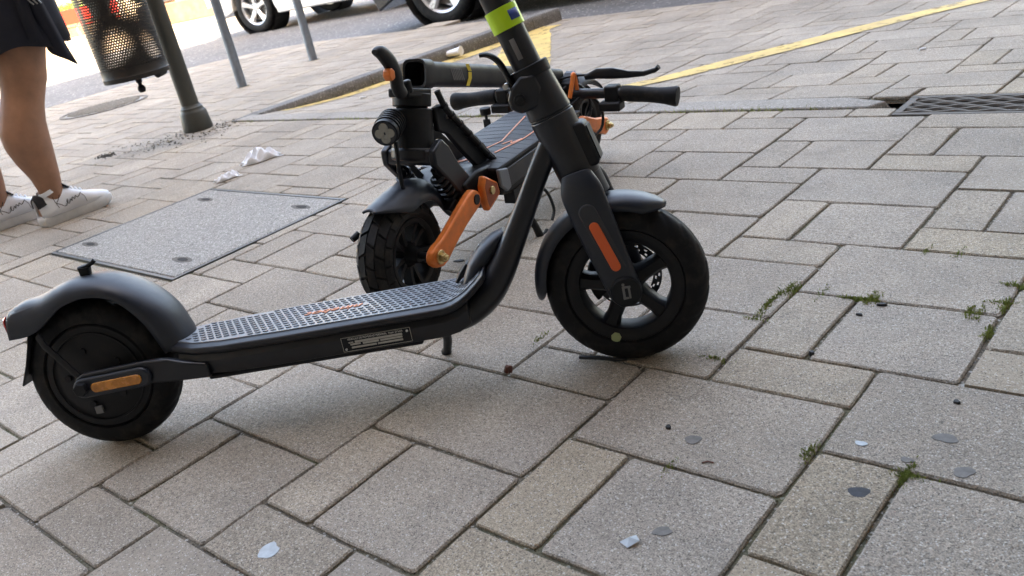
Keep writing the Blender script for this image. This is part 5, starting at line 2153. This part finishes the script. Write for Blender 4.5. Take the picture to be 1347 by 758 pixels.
for x, y, hgt, lb in ((-22.6, 12.55, 6.0, 'pale-barked street tree right of the bin on the sunny square'), (-36.0, 17.5, 7.5, 'tall street tree far behind the terrace')):
    t = empty('street_tree', (x, y, ROAD_Z - .012))
    tag(t, lb, 'tree')
    m = M()
    m.tube([(0, 0, 0), (.03, .02, hgt * .25), (.05, -.03, hgt * .5), (.0, .05, hgt * .75)], [.14, .11, .09, .04], n=12)
    for k in range(6):
        a = k * 1.05
        m.tube([(.03, 0, hgt * .42), (math.cos(a) * .7, math.sin(a) * .7, hgt * .62), (math.cos(a) * 1.2, math.sin(a) * 1.2, hgt * .8)], [.05, .03, .012], n=7)
    m.obj('trunk', 'bark', t)
    m = M()
    for k in range(16):
        c = (rl.uniform(-1.4, 1.4), rl.uniform(-1.4, 1.4), hgt * rl.uniform(.55, .98))
        leaves(m, c, .75, 260, rl, .10)
    m.obj('crown', 'leafy', t, smooth=False)
# far facade closing the square
t = empty('far_building', (-52, 24, ROAD_Z - .012), R(-25))
tag(t, 'pale sunlit building closing the far side of the square', 'building')
m = M()
m.box((-5, 0, 5), (10, 70, 10))
m.obj('wall', 'facade', t, smooth=False)
for k in range(-9, 10):
    m = M()
    m.box((.02, k * 3.2, 1.3), (.10, 1.5, 2.4))
    f_ = m.obj('shop_window', 'winglass', t, smooth=False)
m = M()
m.box((.7, 0, 3.0), (1.6, 60, .12))
m.obj('awning', 'redplastic', t)


# ------------------------------------------------------------------ litter and small marks
def blob(name, label, cat, x, y, r_, mat, asp=1.0, h=.0003, rz=0, z=.0009, group=None, seed=0):
    rr = random.Random(seed)
    m = M()
    n = 18
    ph = [rr.uniform(0, 6.28) for _ in range(3)]
    ring = []
    for k in range(n):
        a = 2 * math.pi * k / n
        f = 1 + .14 * math.sin(2 * a + ph[0]) + .09 * math.sin(3 * a + ph[1]) + .05 * math.sin(5 * a + ph[2])
        ring.append((r_ * f * math.cos(a), r_ * asp * f * math.sin(a)))
    m.loft([[(a, b, -.0040) for a, b in ring], [(a * .97, b * .97, h * .5) for a, b in ring], [(a * .8, b * .8, h) for a, b in ring]])
    o = m.obj(name, mat)
    o.location = (x, y, z)
    o.rotation_euler = (0, 0, rz)
    tag(o, label, cat, group)
    return o


GR = 'trodden gum on the slabs'
blob('gum_spot', 'dark round gum spot on the pinkish slab near the lower right corner', 'gum', -.320, .769, .0105, 'gum_dark', 1, seed=1, group=GR)
blob('gum_spot', 'dark gum spot with pale rim right of the lower joint weeds', 'gum', -.235, .847, .0105, 'gum', 1, seed=2, group=GR)
blob('gum_spot', 'grey flat gum spot high on the big slab at the right edge', 'gum', -.270, .902, .0125, 'gum', .8, seed=3, group=GR)
blob('gum_spot', 'small grey gum spot just above the lower joint weeds', 'gum', -.294, .845, .0065, 'gum', .9, seed=4, group=GR)
blob('gum_spot', 'dark oblong gum spot beside the pale shard on the lower slab', 'gum', -.480, .618, .0120, 'gum', .6, rz=.8, seed=5, group=GR)
blob('gum_spot', 'faint oval gum spot on the large slab below the front wheel', 'gum', -.536, .785, .0120, 'gum', .7, seed=6, group=GR)
blob('gum_spot', 'pale bluish round gum spot on the slab at the lower left', 'gum', -.898, .371, .0130, 'gum_pale', 1.2, seed=7, group=GR)
blob('gum_spot', 'tiny white gum spot above the pinkish slab', 'gum', -.350, .856, .0065, 'gum_pale', .8, seed=8, group=GR)
blob('pebble', 'small black pebble on the slab at the right edge', 'pebble', -.280, .980, .0040, 'soot', h=.0025, seed=9, group='black grit')
blob('pebble', 'small black pebble below the front wheel', 'pebble', -.579, .796, .0042, 'soot', h=.0025, seed=10, group='black grit')
blob('pebble', 'black crumb beside the yellowish slab', 'pebble', -.487, 1.037, .0040, 'soot', h=.003, seed=11, group='black grit')
blob('coal_crumb', 'black crumb among the weeds at the slab corner', 'crumb', -.449, 1.206, .007, 'soot', .5, h=.003, rz=.4, seed=12, group='black grit')
blob('coal_crumb', 'black crumb left of the weeds on the square slab', 'crumb', -.468, 1.166, .0045, 'soot', .6, h=.0025, seed=13, group='black grit')
blob('leaf_scrap', 'dark leaf scrap on the paving near the chunky tyre', 'leaf', -1.325, 1.168, .012, 'soot', .5, h=.002, rz=.3, seed=14)
m = M()
m.add([(-.010, -.006, 0), (.004, -.011, .001), (.012, .002, .004), (.002, .010, .002), (0, 0, .006)], [(0, 1, 4), (1, 2, 4), (2, 3, 4), (3, 0, 4)])
o = m.obj('plastic_shard', 'gum_pale', smooth=False)
o.location = (-.503, .588, .001)
tag(o, 'pale translucent shard on the slab at the bottom centre', 'shard')
m = M()
m.tube([(0, 0, .004), (.004, .003, .012), (.010, .002, .014), (.012, -.002, .006)], [.004, .005, .004, .003], n=7)
o = m.obj('rusty_scrap', 'rust')
o.location = (-.893, .826, 0)
tag(o, 'small rusty scrap in the joint below the deck', 'scrap')
m = M()
m.tube([(0, 0, .004), (.030, .008, .0045), (.058, .013, .004), (.075, .022, .004)], .0034, n=6, rb=.0025)
o = m.obj('twig', 'soot')
o.location = (-.806, .906, 0)
tag(o, 'short black stick under the front tyre', 'stick')
m = M()
m.tube([(-.006, -.004, .001), (0, .001, .0016), (.007, .002, .001)], .0010, n=5)
o = m.obj('twig', 'rust')
o.location = (-.496, .750, 0)
tag(o, 'tiny brown twig on the slab beside the faint gum spot', 'stick')
m = M()
m.cyl((-.02, 0, .005), (.02, .008, .005), .004, n=8)
o = m.obj('cigarette_end', 'whiteboard')
o.location = (-3.62, 2.82, bay_z(-3.62, 2.82) + .001)
tag(o, 'white cigarette end lying by the yellow line', 'cigarette')
m = M()
m.cyl((0, 0, .003), (.018, .008, .003), .004, n=8)
o = m.obj('cigarette_end', 'tissue')
o.location = (-.985, 3.07, bay_z(-.985, 3.07) + .001)
tag(o, 'tiny white butt on the paving right of the yellow line', 'cigarette')


def tissue(x, y, w_, d_, h, rz, label, seed):
    rr = random.Random(seed)
    nx, ny = 16, 10
    m = M()
    ph = [rr.uniform(0, 6.28) for _ in range(8)]
    vs = []
    for j in range(ny):
        for i in range(nx):
            u, v_ = i / (nx - 1) * 2 - 1, j / (ny - 1) * 2 - 1
            e = max(0, 1 - (abs(u) ** 2.6)) * max(0, 1 - abs(v_) ** 2.6)
            z = h * e ** .6 * (.55 + .35 * math.sin(3.1 * u + ph[0]) * math.cos(2.3 * v_ + ph[1]) + .3 * math.sin(7 * u + 4 * v_ + ph[2]) + .18 * math.sin(11 * v_ - 6 * u + ph[3]))
            vs.append((u * w_ * (1 + .12 * math.sin(5 * v_ + ph[4])), v_ * d_ * (1 + .22 * math.sin(4 * u + ph[5])), max(.002, z)))
    m.add(vs, [(j * nx + i, j * nx + i + 1, (j + 1) * nx + i + 1, (j + 1) * nx + i) for j in range(ny - 1) for i in range(nx - 1)])
    o = m.obj('crumpled_tissue', 'tissue', solid=.0012, ang=28)
    o.location = (x, y, .001)
    o.rotation_euler = (0, 0, rz)
    tag(o, label, 'tissue')
    return o


tissue(-2.955, 1.750, .074, .040, .045, R(66), 'larger crumpled white tissue on the paving beyond the access cover', 4)
tissue(-2.868, 1.545, .044, .022, .026, R(75), 'smaller crumpled white tissue nearer the access cover', 9)
t = empty('plastic_cup', (-3.91, 3.80, bay_z(-3.91, 3.8) + .002), .4)
tag(t, 'crushed white plastic cup lying at the kerb foot', 'cup')
m = M()
m.tube([(-.06, 0, .028), (-.02, .004, .032), (.03, 0, .036), (.055, -.004, .038)], [.024, .027, .033, .036], n=16, rb=[.020, .018, .022, .026], ref=(0, 1, 0))
m.obj('wall', 'tissue', t)
m = M()
m.tube([(.053, -.004, .038), (.058, -.004, .038)], [.039, .039], n=16, rb=.029, ref=(0, 1, 0))
m.obj('rim', 'whiteboard', t)

# weeds and moss in the joints
rw_ = random.Random(33)
m = M()
wd_ = [(-.605, 1.225, 30), (-.612, 1.195, 26), (-.614, 1.172, 30), (-.612, 1.142, 22), (-.609, 1.110, 16), (-.497, 1.216, 30), (-.484, 1.219, 40), (-.473, 1.222, 40), (-.463, 1.222, 20), (-.330, 1.218, 26), (-.318, 1.218, 18), (-.292, 1.252, 34), (-.291, 1.320, 40), (-.292, 1.165, 30), (-.610, .978, 24), (-.397, .819, 30), (-.286, .821, 44), (-.280, .818, 24), (-.535, .724, 12), (-.917, .945, 14), (-.450, 1.421, 10), (-.595, 1.221, 24), (-.302, 1.260, 20), (-.55, 1.222, 10), (-.40, 1.420, 10)]
for x, y, n in wd_:
    ax_ = rw_.choice((0, 1))
    for _ in range(n * 4):
        px_, py_ = x + rw_.gauss(0, .012 if ax_ else .0030), y + rw_.gauss(0, .0030 if ax_ else .012)
        h = abs(rw_.gauss(0, .0018)) + .0008
        a = rw_.uniform(0, 6.28)
        dx, dy = math.cos(a), math.sin(a)
        w0 = rw_.uniform(.0004, .0010)
        le = rw_.uniform(.2, 1.3) * h
        m.add([(px_ - dy * w0, py_ + dx * w0, -.004), (px_ + dy * w0, py_ - dx * w0, -.004), (px_ + dx * le * .5 + dy * w0, py_ + dy * le * .5 - dx * w0, h * .7), (px_ + dx * le, py_ + dy * le, h), (px_ + dx * le * .5 - dy * w0, py_ + dy * le * .5 + dx * w0, h * .7)], [(0, 1, 2, 3, 4)])
for k in range(36):
    # tufts along the kerb foot and the granite band
    if k % 2:
        bx, by, bz = KERB_X + .112, rw_.uniform(2.42, 4.1), None
    else:
        bx, by, bz = rw_.uniform(-4.0, -.9), BAND0 - .002, 0
    for _ in range(18):
        px_, py_ = bx + rw_.gauss(0, .012 if bz is None else .05), by + rw_.gauss(0, .05 if bz is None else .004)
        z0 = bay_z(px_, py_) if bz is None else 0
        h = rw_.uniform(.004, .016)
        a = rw_.uniform(0, 6.28)
        m.add([(px_, py_, z0 - .002), (px_ + .002, py_ + .002, z0 - .002), (px_ + math.cos(a) * .009, py_ + math.sin(a) * .009, z0 + h)], [(0, 1, 2)])
o = m.obj('joint_weeds', 'moss', smooth=False)
tag(o, 'small green weeds growing in the paving joints', 'weeds', kind='stuff')
# grit lying in and beside the joints
m = M()
for _ in range(900):
    i = rw_.randrange(-3, 16)
    if rw_.random() < .5:
        x, y = X0 + DX * i + rw_.gauss(0, .004), rw_.uniform(.25, 2.2)
    else:
        x, y = rw_.uniform(-1.9, -.15), Y0 + DY * rw_.randrange(0, 18) + rw_.gauss(0, .004)
    r_ = rw_.uniform(.0007, .0020)
    a = rw_.uniform(0, 6.28)
    z = -.004
    m.add([(x + r_ * math.cos(a), y + r_ * math.sin(a), z), (x + r_ * math.cos(a + 2.1), y + r_ * math.sin(a + 2.1), z), (x + r_ * math.cos(a + 4.2), y + r_ * math.sin(a + 4.2), z), (x, y, z + r_ * 1.5)], [(0, 1, 3), (1, 2, 3), (2, 0, 3), (0, 1, 2)])
o = m.obj('joint_gravel', 'bed', smooth=False)
tag(o, 'fine grit scattered in the paving joints', 'grit', kind='stuff')
# dirt and dry leaves round the pole
m = M()
for _ in range(240):
    u = rw_.random()
    x, y = -4.25 + .34 * u + rw_.gauss(0, .10), 1.74 + .52 * u + rw_.gauss(0, .085)
    if (x + 4.12) ** 2 + (y - 2.16) ** 2 < .006:
        continue
    s = rw_.uniform(.002, .008)
    a, tl = rw_.uniform(0, 6.28), rw_.uniform(-.5, .5)
    dx, dy = math.cos(a) * s, math.sin(a) * s
    m.add([(x - dx, y - dy, .002), (x + dy * .5, y - dx * .5, .004 + abs(tl) * s), (x + dx, y + dy, .003), (x - dy * .5, y + dx * .5, .003)], [(0, 1, 2, 3)])
o = m.obj('leaf_litter', 'drygrass', smooth=False)
tag(o, 'dry leaf crumbs and dirt swept round the pole foot', 'litter', kind='stuff')
m = M()
for cx_, cy_, n, sp_ in ((-4.27, 1.735, 160, .030), (-4.10, 1.93, 60, .12), (-3.96, 2.10, 70, .12), (-4.02, 2.22, 40, .08)):
    for _ in range(n):
        x, y = cx_ + rw_.gauss(0, sp_), cy_ + rw_.gauss(0, sp_ * .6)
        s = rw_.uniform(.002, .007)
        a = rw_.uniform(0, 6.28)
        m.add([(x + s * math.cos(a + q * 1.57), y + s * math.sin(a + q * 1.57), .0) for q in range(4)] + [(x, y, s * .9)], [(0, 1, 4), (1, 2, 4), (2, 3, 4), (3, 0, 4)])
o = m.obj('soil_crumbs', 'dirt', smooth=False)
tag(o, 'dark soil crumbs and moss clumps on the paving by the pole', 'soil', kind='stuff')
